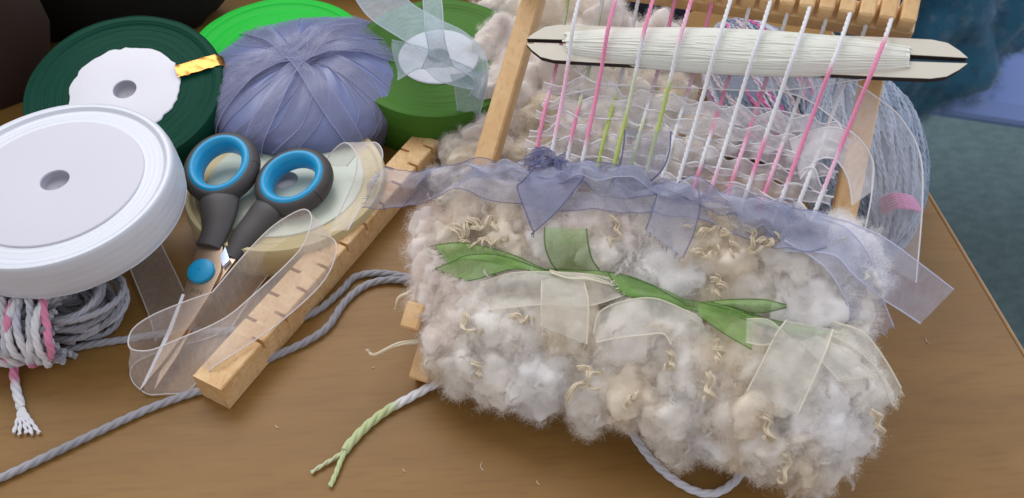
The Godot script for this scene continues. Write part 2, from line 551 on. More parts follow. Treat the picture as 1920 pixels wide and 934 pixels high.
		for i in tufts.size():
			for j in i:
				var gap: float = (tufts[i][0] as Vector3).distance_to(tufts[j][0])
				if gap < (tufts[i][1] + tufts[j][1]) * 1.25 and size < 2.0:
					var c: Vector3 = (tufts[i][0] as Vector3).lerp(tufts[j][0], 0.5) + Vector3(rng.randfn(), rng.randfn(), rng.randfn()) * 0.12
					var r: float = (tufts[i][1] + tufts[j][1]) * 0.3
					var b := Basis(Vector3(rng.randfn(), rng.randfn(), rng.randfn()).normalized(), 0.5) * (Basis(LOOM.basis.x, -LOOM.basis.y, -LOOM.basis.z) if down != Vector3.UP else Basis())
					mass.col = (tufts[i][2] as Color).lerp(tufts[j][2], 0.5)
					var k0 := mass.p.size()
					ball(mass, c, Vector3(r * 1.1, r * 1.3, r), b, 0.35, 0.7, 14, 20, c.x * 9)
					for k in int(300 * r * r) + 10:
						var v := k0 + rng.randi() % (mass.p.size() - k0)
						spots.append([c + (mass.p[v] - c) * rng.randf_range(0.95, 1.12), Vector3.UP, rng.randf_range(0.5, 1.1), mass.col.lightened(0.3 * rng.randf())])
		if mass.p.size(): part(mass, "fleece_mass", wool_core, o)
		fluff(o, "loose_fibres", wool, spots)

	# ---- notched bar on the table
	var bar_a := Vector3(-10.56, 0.65, -15.14)
	var bar_b := Vector3(-3.79, 0.65, -28.38)
	var bt := thing("notched_wooden_bar", "square pale wooden bar with saw cut notches lying on the table beside the scissors", "wooden bar", Vector3(bar_a.x, 0, bar_a.z))
	s = Shape.new()
	var bz := (bar_b - bar_a).normalized()
	var bx := bz.cross(Vector3.UP).normalized()
	s.xf = Transform3D(bx, Vector3.UP, bz, bar_a)
	var hw := 0.64
	var ch := 0.045
	var full := PackedVector2Array([Vector2(-hw + ch, -hw), Vector2(hw - ch, -hw), Vector2(hw, -hw + ch), Vector2(hw, hw - ch), Vector2(hw - ch, hw), Vector2(-hw + ch, hw), Vector2(-hw, hw - ch), Vector2(-hw, -hw + ch)])
	var cut_r := PackedVector2Array([Vector2(-hw + ch, -hw), Vector2(hw - ch, -hw), Vector2(hw, -hw + ch), Vector2(hw, hw - 0.5), Vector2(hw - 0.5, hw), Vector2(-hw + ch, hw), Vector2(-hw, hw - ch), Vector2(-hw, -hw + ch)])
	var cut_l := PackedVector2Array([Vector2(-hw + ch, -hw), Vector2(hw - ch, -hw), Vector2(hw, -hw + ch), Vector2(hw, hw - ch), Vector2(hw - ch, hw), Vector2(-hw + 0.5, hw), Vector2(-hw, hw - 0.5), Vector2(-hw, -hw + ch)])
	var bl := bar_a.distance_to(bar_b)
	var z := 0.0
	var nc := 0
	while z < bl - 0.2:
		var z2 := minf(z + (2.15 if nc == 0 else 0.52), bl)
		s.prism(full, z, z2, 0.11, Vector2(0.1, 0.2))
		z = z2
		if z < bl - 0.6:
			s.prism(cut_r if nc % 2 == 0 else cut_l, z, z + 0.14, 0.11, Vector2(0.3, 0.4))
			z += 0.14
		nc += 1
	part(s, "bar_body", pine, bt)

	# ---- the loom
	var lo := thing("weaving_loom", "small pale wooden frame loom with notched beams, strung with pink, white and green yarn", "loom", LOOM.origin)
	var loom_shape := func() -> Shape:
		var q := Shape.new(); q.xf = LOOM
		return q
	s = loom_shape.call(); s.box(Vector3(0, -0.35, -0.85), Vector3(0.78, 17.6, 0), 0.07, 0.11, Vector2(0.1, 0.6)); part(s, "side_rail", beech, lo)
	s = loom_shape.call(); s.box(Vector3(12.85, -0.2, -0.85), Vector3(13.6, 17.6, 0), 0.07, 0.11, Vector2(0.5, 0.1)); part(s, "side_rail", beech, lo)
	for top in [true, false]:
		s = loom_shape.call()
		var v0 := 15.35 if top else 1.25
		var v1 := v0 + 0.95
		s.box(Vector3(-0.45, v0, 0.005), Vector3(14.1, v1, 0.75), 0.06, 0.11, Vector2(0.2, 0.3))
		var beam := part(s, "notched_beam", beech, lo)
		var u := -0.45
		var k := 0
		while u < 13.9:
			var u2 := minf(14.1, u + (0.62 if k else 0.78))
			s = loom_shape.call(); s.box(Vector3(u, v0, 0.72), Vector3(u2 - 0.11, v1, (1.5 if top else (1.15 if k == 0 else 0.8)) + 0.02 * rng.randf()), 0.07, 0.11, Vector2(rng.randf(), rng.randf()))
			part(s, "tooth", beech, beam)
			u = u2 + 0.0355; k += 1
	# warp threads, front and back layers
	var W := Color(0.80, 0.81, 0.85); var P := Color(0.82, 0.28, 0.46); var L := Color(0.85, 0.52, 0.66); var G := Color(0.47, 0.58, 0.16); var Y := Color(0.62, 0.66, 0.46)
	var front := [[W, W, W, L, L, W], [W, P, P, P, P, W], [P, P, W, Y, G, G], [P, L, W, G, G, Y], [W, W, W, W, W, W], [W, W, W, W, W, L], [W, W, W, W, P, W], [W, W, P, P, P, W], [W, P, P, P, L, W]]
	var rear := [[G, Y, P, L, P, P], [W, Y, G, Y, P, W], [W, W, W, G, G, G], [P, P, L, W, Y, G], [P, P, L, W, W, W], [W, W, P, P, W, P], [W, W, P, P, L, P], [W, W, W, W, L, P], [W, W, W, W, W, W]]
	var tu := func(k: float) -> Array: return [2.62 + 1.325 * k, 3.1 + 1.125 * k]
	for layer in 2:
		for k in 9:
			var c: Array = (front if layer == 0 else rear)[k]
			var e: Array = tu.call(k - 0.5 * layer)
			var p := PackedVector3Array()
			var lerpu := func(v: float) -> float: return lerpf(e[1], e[0], (v - 8.0) / 7.3)
			if layer == 0:
				p = PackedVector3Array([Vector3(e[0], 16.4, 1.1), Vector3(e[0], 15.6, 1.35), Vector3(lerpu.call(14.6), 14.6, 1.6), Vector3(lerpu.call(13.2), 13.2, 1.75), Vector3(lerpu.call(12.0), 12.0, 1.3), Vector3(lerpu.call(10.6), 10.6, 1.0), Vector3(lerpu.call(9.2), 9.2, 0.92), Vector3(lerpu.call(7.2), 7.2, 0.7)])
			else:
				p = PackedVector3Array([Vector3(e[0], 16.4, 0.9), Vector3(e[0], 15.6, 0.85), Vector3(lerpu.call(14.4), 14.4, 0.55), Vector3(lerpu.call(13.0), 13.0, 0.32), Vector3(lerpu.call(11.9), 11.9, 0.4), Vector3(lerpu.call(10.8), 10.8, 0.7), Vector3(lerpu.call(9.6), 9.6, 0.86), Vector3(lerpu.call(8.6), 8.6, 0.74), Vector3(lerpu.call(7.2), 7.2, 0.6)])
			for i in p.size(): p[i] = LOOM * p[i]
			s = Shape.new()
			yarn(s, p, 0.074, 3, func(t, _q):
				var x: float = clampf((t - 0.14) / 0.72, 0, 1) * 5.0
				var i := mini(int(x), 4)
				return (c[i] as Color).lerp(c[i + 1], smoothstep(0.25, 0.75, x - i)), 6)
			part(s, "warp_thread", yarn_mat(), lo)

	# ---- woven rows of white organza
	var weft := thing("organza_weaving", "white sheer organza ribbon woven in rows through the warp, with looped ends", "woven ribbon", LOOM * Vector3(7, 8, 0.5))
	for j in 8:
		var a := PackedVector3Array()
		var b := PackedVector3Array()
		var lastu := 12.1 + 0.35 * rng.randf() + (0.4 if j % 2 else 0.0)
		var n := 36
		for i in n + 1:
			var f := float(i) / n
			var u := lerpf(2.3 - 0.5 * rng.randf() * float(i == 0), lastu, f)
			var ph := (u - 2.5) / 1.125 * TAU + PI * j
			var v := 7.6 + 0.30 * j + 0.028 * j * j + 0.09 * sin(u * 1.7 + j * 2.0) + 0.07 * noise.get_noise_2d(u * 30, j * 50.0)
			var w := 0.56 + 0.16 * sin(ph)
			var hgt := 0.38 + 0.22 * noise.get_noise_2d(u * 12 + 40, j * 77.0) + 0.14 * absf(sin(ph * 0.5 + j))
			if f < 0.03 or f > 0.97: hgt *= 0.4
			a.append(LOOM * Vector3(u, v, w))
			b.append(LOOM * Vector3(u + 0.05, v + hgt, w + 0.22 + 0.12 * noise.get_noise_2d(u * 20, j * 31.0)))
		ribbon(weft, a, b, white, white_edge, 108, 6, 0.1, 0.03)
	var wl := thing("loose_organza_ribbon", "wide sheer white ribbon lying loose between the warp threads and bending over the right rail", "ribbon", LOOM * Vector3(7, 11, 0.7))
	var rb := func(o: Node3D, a: PackedVector3Array, b: PackedVector3Array, m: Material, em: Material, wave := 0.08, edge := 0.026, fray := 0): ribbon(o, a, b, m, em, 56, 8, wave, edge, 3, "sheer_band", fray)
	rb.call(wl, pv([2.23, 7.66, -24.47, 2.79, 7.51, -23.96, 3.35, 7.5, -23.72, 4.2, 7.52, -23.63, 6.41, 7.68, -23.26, 8.54, 7.9, -22.81, 9.89, 8.18, -22.56, 11.39, 8.56, -22.46, 12.39, 8.74, -22.4]), pv([2.34, 8, -25.07, 2.82, 8.01, -24.89, 3.38, 8.03, -24.7, 4.24, 8.04, -24.58, 6.47, 8.21, -24.21, 8.61, 8.43, -23.76, 9.96, 8.62, -23.36, 11.44, 8.85, -22.98, 12.43, 8.94, -22.75]), white_thin, white_edge)
	rb.call(wl, pv([1.78, 6.61, -23.12, 3.26, 6.66, -22.84, 5.46, 6.74, -22.09, 6.87, 6.75, -21.55, 8.07, 6.73, -21.02, 9.39, 6.89, -20.56, 10.25, 6.95, -20.12]), pv([1.97, 7.07, -23.68, 3.09, 7.26, -23.8, 4.33, 7.38, -23.76, 5.7, 7.4, -23.23, 7.12, 7.39, -22.64, 8.84, 7.62, -22.16, 10.31, 7.71, -21.53]), white_thin, white_edge)
	rb.call(wl, pv([8.89, 7.99, -22.82, 10.07, 7.95, -22.28, 11.12, 7.69, -21.16, 11.6, 7.52, -20.65, 12.01, 7.09, -20.11, 12.04, 6.6, -19.61, 11.83, 5.97, -18.73, 11.65, 4.95, -17.98]), pv([8.91, 8.38, -23.33, 10.91, 8.61, -22.75, 11.59, 8.49, -22.47, 12.3, 8.22, -22.1, 13.18, 7.74, -21.5, 13.71, 7.05, -20.43, 13.65, 6.17, -19.03, 13.35, 4.53, -16.94]), white_thin, white_edge)
	rb.call(wl, pv([9.63, 6.6, -19.71, 10.14, 7.04, -20.12, 10.6, 7.22, -20.05, 10.94, 7.03, -19.79, 11.17, 6.66, -19.42, 11.28, 6.17, -18.9]), pv([9.4, 7.23, -20.99, 10.45, 7.71, -21.03, 11.18, 7.75, -20.81, 11.68, 7.48, -20.53, 12.04, 6.98, -20.11, 12, 6.34, -19.36]), white, white_edge)
	# ---- shuttle
	var sh := thing("shuttle", "pale stick shuttle with forked dark-edged ends, wound with white yarn, through the warp", "shuttle", Vector3(8.16, 8.77, -23.72))
	var s0 := Vector3(0.55, 8.04, -25.53)
	var s1 := Vector3(14.98, 9.43, -22.3)
	s = Shape.new()
	var sx := (s1 - s0).normalized()
	var sn := (LOOM.basis.z - sx * LOOM.basis.z.dot(sx)).normalized()
	var sxf := Transform3D(sx, sn.cross(sx), sn, s0)
	s.xf = sxf
	var sl := s0.distance_to(s1)
	var outline := PackedVector2Array()
	var fork := [Vector2(2.1, -0.13), Vector2(0.0, -0.1), Vector2(0.25, -0.34), Vector2(0.62, -0.6), Vector2(1.1, -0.7), Vector2(2.4, -0.72)]
	for q in fork: outline.append(q)
	for i in 6: outline.append(Vector2(sl - fork[5 - i].x, fork[5 - i].y))
	for q in fork: outline.append(Vector2(sl - q.x, -q.y))
	for i in 6: outline.append(Vector2(fork[5 - i].x, -fork[5 - i].y))
	s.prism(outline, -0.17, 0.10, 0.1)
	part(s, "burnt_edge", mat(Color(0.16, 0.13, 0.12), 0.7), sh)
	s = Shape.new(); s.xf = sxf
	s.prism(outline, 0.102, 0.13, 0.1)
	part(s, "stick", mat(Color(0.88, 0.86, 0.80), 0.55), sh)
	s = Shape.new()
	var core_rows := []
	for i in 41:
		var f := i / 40.0
		var row := PackedVector3Array()
		var env_r := pow(sin(PI * clampf(f * 0.86 + 0.07, 0, 1)), 0.45)
		for j in 28:
			var an := TAU * j / 28
			var k := 1.0 + 0.05 * noise.get_noise_2d(f * 30, j * 12.0)
			row.append(sxf * Vector3(lerpf(1.5, sl - 1.8, f), cos(an) * 0.80 * env_r * k, sin(an) * 0.52 * env_r * k))
		core_rows.append(row)
	s.grid(core_rows, true)
	for k in 150:
		var q := PackedVector3Array()
		var ph := k * 2.39996
		var rr := sqrt((k % 19 + 0.5) / 19.0)
		var x0 := 1.35 + 0.5 * rng.randf()
		var x1 := sl - 1.75 - 0.5 * rng.randf()
		for i in 26:
			var f := i / 25.0
			var env_r := pow(sin(PI * clampf(f * 0.86 + 0.07, 0, 1)), 0.45)
			var an := ph + 0.35 * sin(f * 2.5 + k)
			q.append(sxf * Vector3(lerpf(x0, x1, f), cos(an) * 0.80 * (0.985 + 0.025 * rr) * env_r, sin(an) * 0.52 * (0.985 + 0.025 * rr) * env_r))
		s.tube(q, 0.038, 5)
	var wrap := mat(Color(0.94, 0.95, 0.91), 0.55); wrap.rim_enabled = true; wrap.rim = 0.5
	part(s, "wound_yarn", wrap, sh)

	# ---- fleece bands in the weaving
	var down := -LOOM.basis.y
	var fl := thing("lower_fleece_band", "thick fluffy white and cream fleece hanging over the bottom edge of the loom", "fleece", Vector3(4.32, 2.03, -15.04))
	var list := [[Vector3(-2.14, 2.45, -16.92), 0.8, pinkw], [Vector3(-1.01, 2.77, -16.63), 0.9, offw], [Vector3(0.45, 2.93, -16.34), 0.9, offw], [Vector3(1.97, 3.03, -15.91), 0.95, cream], [Vector3(3.7, 3.15, -15.45), 1.0, offw], [Vector3(5.39, 3.34, -15.11), 1.0, offw], [Vector3(7.02, 3.39, -14.55), 1.0, cream], [Vector3(8.44, 3.46, -14.1), 1.0, offw],
		[Vector3(-2.27, 1.72, -16.03), 0.65, cream], [Vector3(-1.68, 2.03, -15.73), 0.85, offw], [Vector3(-0.54, 2.02, -15.26), 0.8, offw], [Vector3(0.77, 2.15, -14.96), 0.85, coolw], [Vector3(1.78, 2.31, -14.86), 0.75, coolw], [Vector3(2.82, 2.1, -14.26), 0.8, offw], [Vector3(4.01, 2.43, -14.2), 0.9, cream], [Vector3(5.24, 2.38, -13.59), 0.9, offw], [Vector3(6.16, 2.65, -13.72), 0.85, coolw],
		[Vector3(5.53, 1.63, -12.95), 0.6, offw], [Vector3(6.43, 1.99, -13.04), 0.75, coolw], [Vector3(7.43, 2.66, -13.23), 0.95, cream], [Vector3(8.05, 2.08, -12.33), 0.8, offw], [Vector3(9.31, 3.13, -13.14), 1.05, coolw], [Vector3(9, 1.96, -11.94), 0.75, cream], [Vector3(9.76, 2.85, -12.65), 0.95, coolw], [Vector3(10.46, 3.58, -13.73), 0.9, offw], [Vector3(9.62, 2.05, -11.85), 0.6, offw], [Vector3(10.49, 2.83, -12.75), 0.55, coolw], [Vector3(9.91, 3.68, -14.15), 0.95, offw]]
	fleece.call(fl, list, down)
	for q in [pv([2.22, 3.31, -14.4, 2.54, 3.37, -14.16, 2.37, 3.22, -13.96, 2.79, 3.09, -13.75]), pv([1.71, 2.62, -13.74, 2.13, 3.06, -13.96, 2.54, 3.33, -14.09, 2.88, 3.5, -14.27]), pv([3.95, 3.12, -13.57, 3.68, 3.07, -13.36, 3.62, 2.77, -13.26]), pv([6.11, 3.94, -13.79, 6.05, 3.74, -13.43, 6.1, 3.59, -13.14, 5.96, 3.44, -13.14]), pv([6.36, 4.13, -14.05, 6.46, 4.31, -14.33, 6.32, 4.44, -14.64]), pv([7.61, 3.49, -12.55, 7.74, 3.36, -12.26, 7.81, 3.1, -11.96, 7.59, 3.08, -12.02]), pv([8.26, 2.72, -11.72, 8.34, 2.51, -11.3, 8.15, 2.24, -11.08, 8.02, 2.33, -11.3]), pv([10.92, 3.75, -12.58, 11.11, 3.39, -12.25, 10.95, 3.05, -11.9]), pv([-1.52, 3.47, -16.42, -1.6, 3.37, -16.05, -1.24, 3.3, -15.77, -0.97, 3.43, -15.9]), pv([4.94, 4.07, -14.5, 5.04, 3.88, -14.12, 4.76, 3.8, -14.07]), pv([-1.23, 2.76, -14.98, -1.06, 2.54, -14.71, -1.33, 2.33, -14.63]), pv([0, 3.79, -16.18, 0.44, 3.85, -15.91, 0.7, 3.96, -16.01]), pv([4.43, 4.3, -15.36, 4.9, 4.42, -15.17, 5.06, 4.16, -14.84])]:
		lock(q, fl, lockm, 0.06, 0.13, 2.2, 9)
	lock(pv([-2.99, 1.9, -16.45, -3.65, 1.88, -16.46, -4.22, 1.68, -16.33, -4.91, 1.4, -16.29, -5.18, 1.38, -16.36]), fl, lockm, 0.09, 0.07, 2.0, 10)
	var fu := thing("upper_fleece_band", "cream and white fleece with curly locks woven between the lilac and green ribbons", "fleece", Vector3(4.48, 4.06, -18.78))
	fleece.call(fu, [[Vector3(-3.09, 3.54, -20.43), 0.5, pinkw], [Vector3(-2.98, 3.29, -19.47), 0.6, pinkw], [Vector3(-2.83, 2.88, -18.43), 0.75, pinkw], [Vector3(-2.61, 2.5, -17.64), 0.7, pinkw], [Vector3(-1.63, 4.01, -19.85), 0.75, cream], [Vector3(-1.06, 4.35, -20.46), 0.85, pinkw], [Vector3(0.48, 4.47, -20.07), 0.85, pinkw], [Vector3(-0.19, 4.19, -19.17), 0.8, cream], [Vector3(1.31, 4.33, -19.04), 0.85, offw], [Vector3(-1.03, 3.27, -18.22), 0.8, pinkw], [Vector3(0.74, 3.4, -17.75), 0.8, offw], [Vector3(2.56, 3.63, -17.45), 0.8, cream], [Vector3(2.41, 4.67, -19.23), 0.8, pinkw], [Vector3(3.51, 4.91, -19.25), 0.8, pinkw], [Vector3(3.1, 4.4, -18.23), 0.8, offw], [Vector3(4.33, 4.36, -17.66), 0.8, coolw], [Vector3(4.65, 4.9, -18.76), 0.9, offw], [Vector3(5.71, 4.61, -17.57), 0.85, coolw], [Vector3(6.29, 5.21, -18.47), 0.9, cream], [Vector3(7.42, 5.19, -17.76), 0.95, cream], [Vector3(7.06, 4.43, -16.91), 0.75, cream], [Vector3(8.2, 4.72, -16.78), 0.85, offw], [Vector3(9.06, 5.35, -17.39), 0.9, offw], [Vector3(10.04, 5.29, -17.1), 1.0, coolw], [Vector3(10.89, 5.37, -17.14), 0.8, coolw], [Vector3(9.78, 4.71, -16.12), 0.95, coolw], [Vector3(10.81, 4.95, -16.37), 0.95, coolw], [Vector3(10.8, 4.46, -15.67), 0.75, offw], [Vector3(8.69, 4.22, -16.07), 0.7, coolw], [Vector3(5.01, 3.49, -16.41), 0.7, offw]], down)
	for q in [pv([-2.06, 4.53, -19.49, -1.77, 4.51, -19.12, -1.49, 4.74, -19.42, -1.2, 4.64, -19.13]), pv([-1.49, 4.83, -19.59, -1.11, 4.82, -19.21, -0.65, 5.02, -19.4, -0.55, 4.77, -18.89]), pv([-1.11, 4.52, -18.86, -0.55, 4.71, -18.56, -0.09, 4.91, -18.75]), pv([-1.77, 4.3, -18.94, -1.29, 4.38, -18.69, -0.92, 4.58, -18.68]), pv([6.05, 5.95, -17.78, 6.56, 6.1, -17.87, 7.03, 6.05, -17.57]), pv([7.54, 6.29, -17.82, 7.73, 6.22, -17.41, 7.55, 6.03, -17.12, 7.94, 6.05, -17]), pv([5.86, 5.67, -17.34, 6.34, 5.65, -17.12, 6.68, 5.83, -17.31]), pv([7.8, 6.19, -17.32, 8.2, 6.21, -17.19, 8.41, 6.29, -17.47]), pv([6.54, 5.12, -16.68, 6.74, 5.1, -16.35, 6.59, 4.83, -16.13]), pv([3.39, 5.67, -18.77, 3.55, 5.43, -18.26, 3.19, 5.21, -17.99]), pv([6.88, 6.15, -17.83, 7.15, 6.02, -17.25, 6.97, 5.82, -16.97])]:
		lock(q, fu, lockm, 0.06, 0.14, 2.4, 9)
	lock(pv([-3.25, 2.72, -18.31, -3.72, 2.61, -18.08, -4.04, 2.44, -17.88, -4.24, 2.18, -17.69]), fu, lockm, 0.08, 0.06, 1.5, 9)

	for half in 2:
		s = Shape.new(); s.col = offw
		var rw := []
		for i in 41:
			var row := PackedVector3Array()
			for j in 21:
				var u := lerpf(0.7, 13.2, i / 40.0)
				var v := (0.7 if half == 0 else 4.2) + j / 20.0 * 3.2
				row.append(LOOM * Vector3(u, v, 0.7 + 0.7 * noise.get_noise_2d(u * 14, v * 14)))
			rw.append(row)
		s.grid(rw)
		part(s, "fleece_backing", wool_core, fl if half == 0 else fu)

	# ---- lilac, green and white ribbons in the weaving
	var lil := sheer(Color(0.60, 0.62, 0.75), 0.6); var lil_thin := sheer(Color(0.68, 0.70, 0.80), 0.44); var lil_edge := sheer(Color(0.48, 0.49, 0.66), 0.75)
	var lil_white_edge := sheer(Color(0.86, 0.87, 0.95), 0.85)
	var lr := thing("lilac_organza_ribbon", "crumpled sheer lilac ribbon woven across the loom above the fleece with loops and cut tails", "ribbon", Vector3(3.56, 5.49, -20.52))
	ribbon(lr, pv([-4.84, 4.55, -22.37, -3.28, 4.89, -21.94, -1.43, 5.35, -21.84, -0.29, 5.68, -21.56, 0.75, 5.99, -21.08, 1.86, 6.14, -20.91, 2.84, 6.25, -20.95, 3.75, 6.32, -20.49, 5.06, 6.28, -19.89, 6.1, 6.46, -19.81, 6.81, 6.42, -19.23, 7.72, 6.48, -18.97, 8.82, 6.55, -18.45, 10.03, 6.61, -17.86]), pv([-5.51, 3.64, -21.36, -4.44, 3.91, -21.01, -3.16, 4.45, -20.85, -2.09, 5.15, -20.65, -0.93, 5.33, -20.09, 0.55, 5.43, -19.47, 1.8, 5.61, -19.08, 3.04, 5.86, -19.04, 3.91, 5.91, -18.79, 4.93, 5.98, -18.52, 5.92, 6.2, -18.31, 6.89, 6.19, -17.91, 7.8, 6.15, -17.24, 8.54, 6.23, -16.88, 9.78, 6.4, -16.68]), lil_thin, lil_edge, 170, 16, 0.5, 0.014, 3, "sheer_band", 1, 0.22)
	ribbon(lr, pv([8.34, 6.57, -18.67, 9.88, 6.66, -18, 10.8, 6.64, -17.6, 11.72, 6.47, -17.12, 12.78, 6.06, -16.36, 13.67, 5.67, -15.71]), pv([8.54, 6.21, -16.85, 9.93, 6.35, -16.55, 10.56, 5.99, -16.05, 11.49, 5.45, -15.53, 12.07, 5.2, -15.25, 12.66, 4.94, -14.95]), sheer(Color(0.76, 0.78, 0.88), 0.4), lil_white_edge, 60, 10, 0.08, 0.024)
	ribbon(lr, pv([0, 5.77, -20.76, 1.48, 6.16, -20.67, 2.58, 6.13, -20.59, 4.02, 6.09, -20.15, 5.4, 6.24, -19.67, 6.55, 6.3, -19.1, 8.03, 6.37, -18.63, 9.55, 6.53, -17.89]), pv([0.74, 5.58, -19.89, 1.64, 5.89, -19.88, 2.73, 5.98, -19.84, 4.13, 6.05, -19.4, 5.5, 6.16, -19.04, 6.64, 6.24, -18.52, 7.89, 6.26, -17.84, 9.44, 6.43, -17.33]), lil_thin, lil_edge, 130, 12, 0.5, 0.014, 3, "sheer_band", 0, 0.38)
	ribbon(lr, pv([-1.53, 5.53, -21.36, 0, 6.05, -20.84, 1.46, 6.19, -20.31, 2.91, 6.43, -20.37, 4.14, 6.43, -19.89, 5.68, 6.5, -19.4, 6.97, 6.51, -18.69, 8.38, 6.6, -18.06, 9.61, 6.54, -17.46]), pv([-1.13, 5.52, -20.75, 0.18, 5.88, -20.24, 1.45, 6.07, -19.86, 2.89, 6.25, -19.84, 4.28, 6.29, -19.36, 5.78, 6.46, -18.84, 7.05, 6.49, -18.17, 8.28, 6.5, -17.49, 9.53, 6.4, -17.01]), lil_thin, lil_white_edge, 130, 10, 0.5, 0.014, 3, "sheer_band", 0, 0.45)
	rb.call(lr, pv([3.73, 7.92, -20.68, 3.69, 7.38, -20.33, 3.59, 6.5, -20.24, 3.23, 5.63, -20.05]), pv([5.19, 8.09, -20.4, 5.16, 7.53, -20.02, 5.02, 6.69, -20.03, 4.49, 5.89, -20.04]), lil_thin, lil_edge, 0.05, 0.028, 2)
	rb.call(lr, pv([0.83, 6.2, -20.79, 0.37, 6.02, -20.22, 0.18, 5.97, -19.98, 0.43, 5.64, -19.26, 0.7, 5.24, -18.62]), pv([2.41, 6.39, -20.52, 2.44, 6.4, -20.08, 1.98, 6.1, -19.49, 1.44, 5.71, -18.99, 0.77, 5.24, -18.59]), lil, lil_edge, 0.05, 0.024, 2)
	rb.call(lr, pv([4.86, 6.45, -19.64, 4.79, 6.4, -19.15, 4.59, 6.16, -18.55, 4.38, 5.86, -18.08]), pv([6.18, 6.54, -19.28, 6.15, 6.41, -18.61, 5.86, 6, -17.74, 5.51, 5.59, -17.11]), lil_thin, lil_edge, 0.08, 0.022, 2)
	rb.call(lr, pv([9.56, 6.62, -18.05, 10.58, 6.6, -17.4, 11.26, 6.06, -16.54, 11.67, 5.16, -15.77, 12.11, 4.4, -15.25]), pv([8.57, 6.38, -17.15, 9.66, 6.14, -16.25, 10.34, 5.44, -15.54, 10.68, 4.77, -15.01, 11.08, 4.28, -14.79]), sheer(Color(0.78, 0.80, 0.9), 0.3), lil_white_edge, 0.1, 0.026, 2)
	for k in 6:
		var ang := k * 1.05
		var base := Vector3(1.16, 6.01, -21.16)
		var q := PackedVector3Array()
		for i in 6: q.append(base + LOOM.basis * Vector3(-0.55 + 0.25 * i + 0.15 * sin(ang + i), 0.25 * sin(i * 1.3 + ang), 0.12 * cos(i * 2.0 + ang) + 0.1))
		var q2 := PackedVector3Array()
		for v in q: q2.append(v + LOOM.basis * Vector3(0.05, 0.28 * cos(ang), 0.3 * absf(sin(ang)) + 0.1))
		ribbon(lr, q, q2, lil, lil_edge, 40, 4, 0.15, 0.02)
	var grn := sheer(Color(0.52, 0.72, 0.35), 0.6); var grn_thin := sheer(Color(0.50, 0.66, 0.35), 0.5); var grn_edge := sheer(Color(0.36, 0.52, 0.22), 0.7)
	var gr := thing("green_organza_ribbon", "leaf green sheer ribbon woven across the fleece with pointed cut tails", "ribbon", Vector3(3.41, 4.25, -17.4))
	rb.call(gr, pv([-2.7, 4.2, -18.91, -1.89, 4.44, -18.81, -1.1, 4.51, -18.62, 0.07, 4.59, -18.09, 1.18, 4.44, -17.57, 2.14, 4.43, -17.39]), pv([-2.18, 3.95, -18.23, -1.75, 4.17, -18.26, -1.09, 4.34, -18.09, -0.18, 4.39, -17.81, 1.08, 4.36, -17.47, 2.14, 4.36, -17.26]), grn, grn_edge, 0.06, 0.02, 1)
	rb.call(gr, pv([-2.67, 3.89, -18.09, -2.02, 4.19, -18.17, -1.46, 4.45, -18.23, -0.36, 4.6, -18.06, 1.18, 4.5, -17.47]), pv([-1.51, 3.85, -17.57, -1.09, 4.04, -17.53, -0.63, 4.26, -17.54, 0.2, 4.47, -17.59, 1.18, 4.43, -17.34]), grn, grn_edge, 0.06, 0.02, 1)
	rb.call(gr, pv([1.09, 5.43, -18.61, 1.1, 5.22, -17.98, 1.28, 4.83, -17.61, 1.52, 4.47, -17.5]), pv([2.48, 5.61, -18.38, 2.51, 5.46, -17.87, 2.64, 5.07, -17.52, 2.91, 4.69, -17.35]), grn_thin, grn_edge, 0.05, 0.028)
	rb.call(gr, pv([1.18, 4.53, -17.54, 2.81, 4.82, -17.2, 3.83, 4.89, -16.91, 4.83, 4.84, -16.42, 5.79, 4.79, -15.93, 6.93, 4.99, -15.86, 7.89, 5.14, -15.74, 8.62, 5.09, -15.57]), pv([1.18, 4.35, -17.41, 2.82, 4.58, -16.96, 3.66, 4.49, -16.45, 4.64, 4.64, -16.13, 5.76, 4.73, -15.63, 6.91, 4.79, -15.5, 7.89, 4.86, -15.44, 8.64, 4.97, -15.55]), grn, grn_edge, 0.3, 0.02)
	rb.call(gr, pv([3.14, 4.92, -17.03, 3.63, 4.65, -16.34, 4.38, 4.68, -16.1, 5.09, 4.76, -15.95]), pv([3.8, 5.03, -16.75, 4.38, 5.01, -16.49, 4.95, 4.95, -16.15, 5.58, 4.85, -15.71]), grn, grn_edge, 0.1, 0.02)
	rb.call(gr, pv([5.94, 4.97, -15.78, 6.7, 4.99, -15.51, 7.59, 4.93, -15.26]), pv([5.83, 4.84, -15.37, 6.63, 4.67, -14.74, 7.41, 4.48, -14.29]), grn, grn_edge, 0.12, 0.02)
	rb.call(gr, pv([6.26, 4.94, -15.81, 7.05, 4.96, -15.54, 8, 4.87, -15.19, 9.11, 4.84, -14.92, 10.24, 4.74, -14.71]), pv([6.41, 4.85, -15.58, 7.19, 4.83, -15.24, 7.98, 4.74, -14.96, 9.08, 4.68, -14.63, 10.16, 4.63, -14.52]), grn, grn_edge, 0.12, 0.02)
	var wc := sheer(Color(0.93, 0.92, 0.88), 0.42); var wc_edge := sheer(Color(0.97, 0.95, 0.88), 0.9)
	var cr := thing("cream_organza_ribbon", "ivory sheer ribbon below the green ribbon with cut tails hanging over the lower fleece", "ribbon", Vector3(4.23, 3.69, -16.03))
	rb.call(cr, pv([0.99, 4.57, -17.04, 0.96, 4.43, -16.35, 0.95, 3.91, -15.61]), pv([2.34, 4.77, -16.87, 2.46, 4.57, -16.01, 2.39, 3.86, -14.93]), wc, wc_edge, 0.1, 0.026, 2)
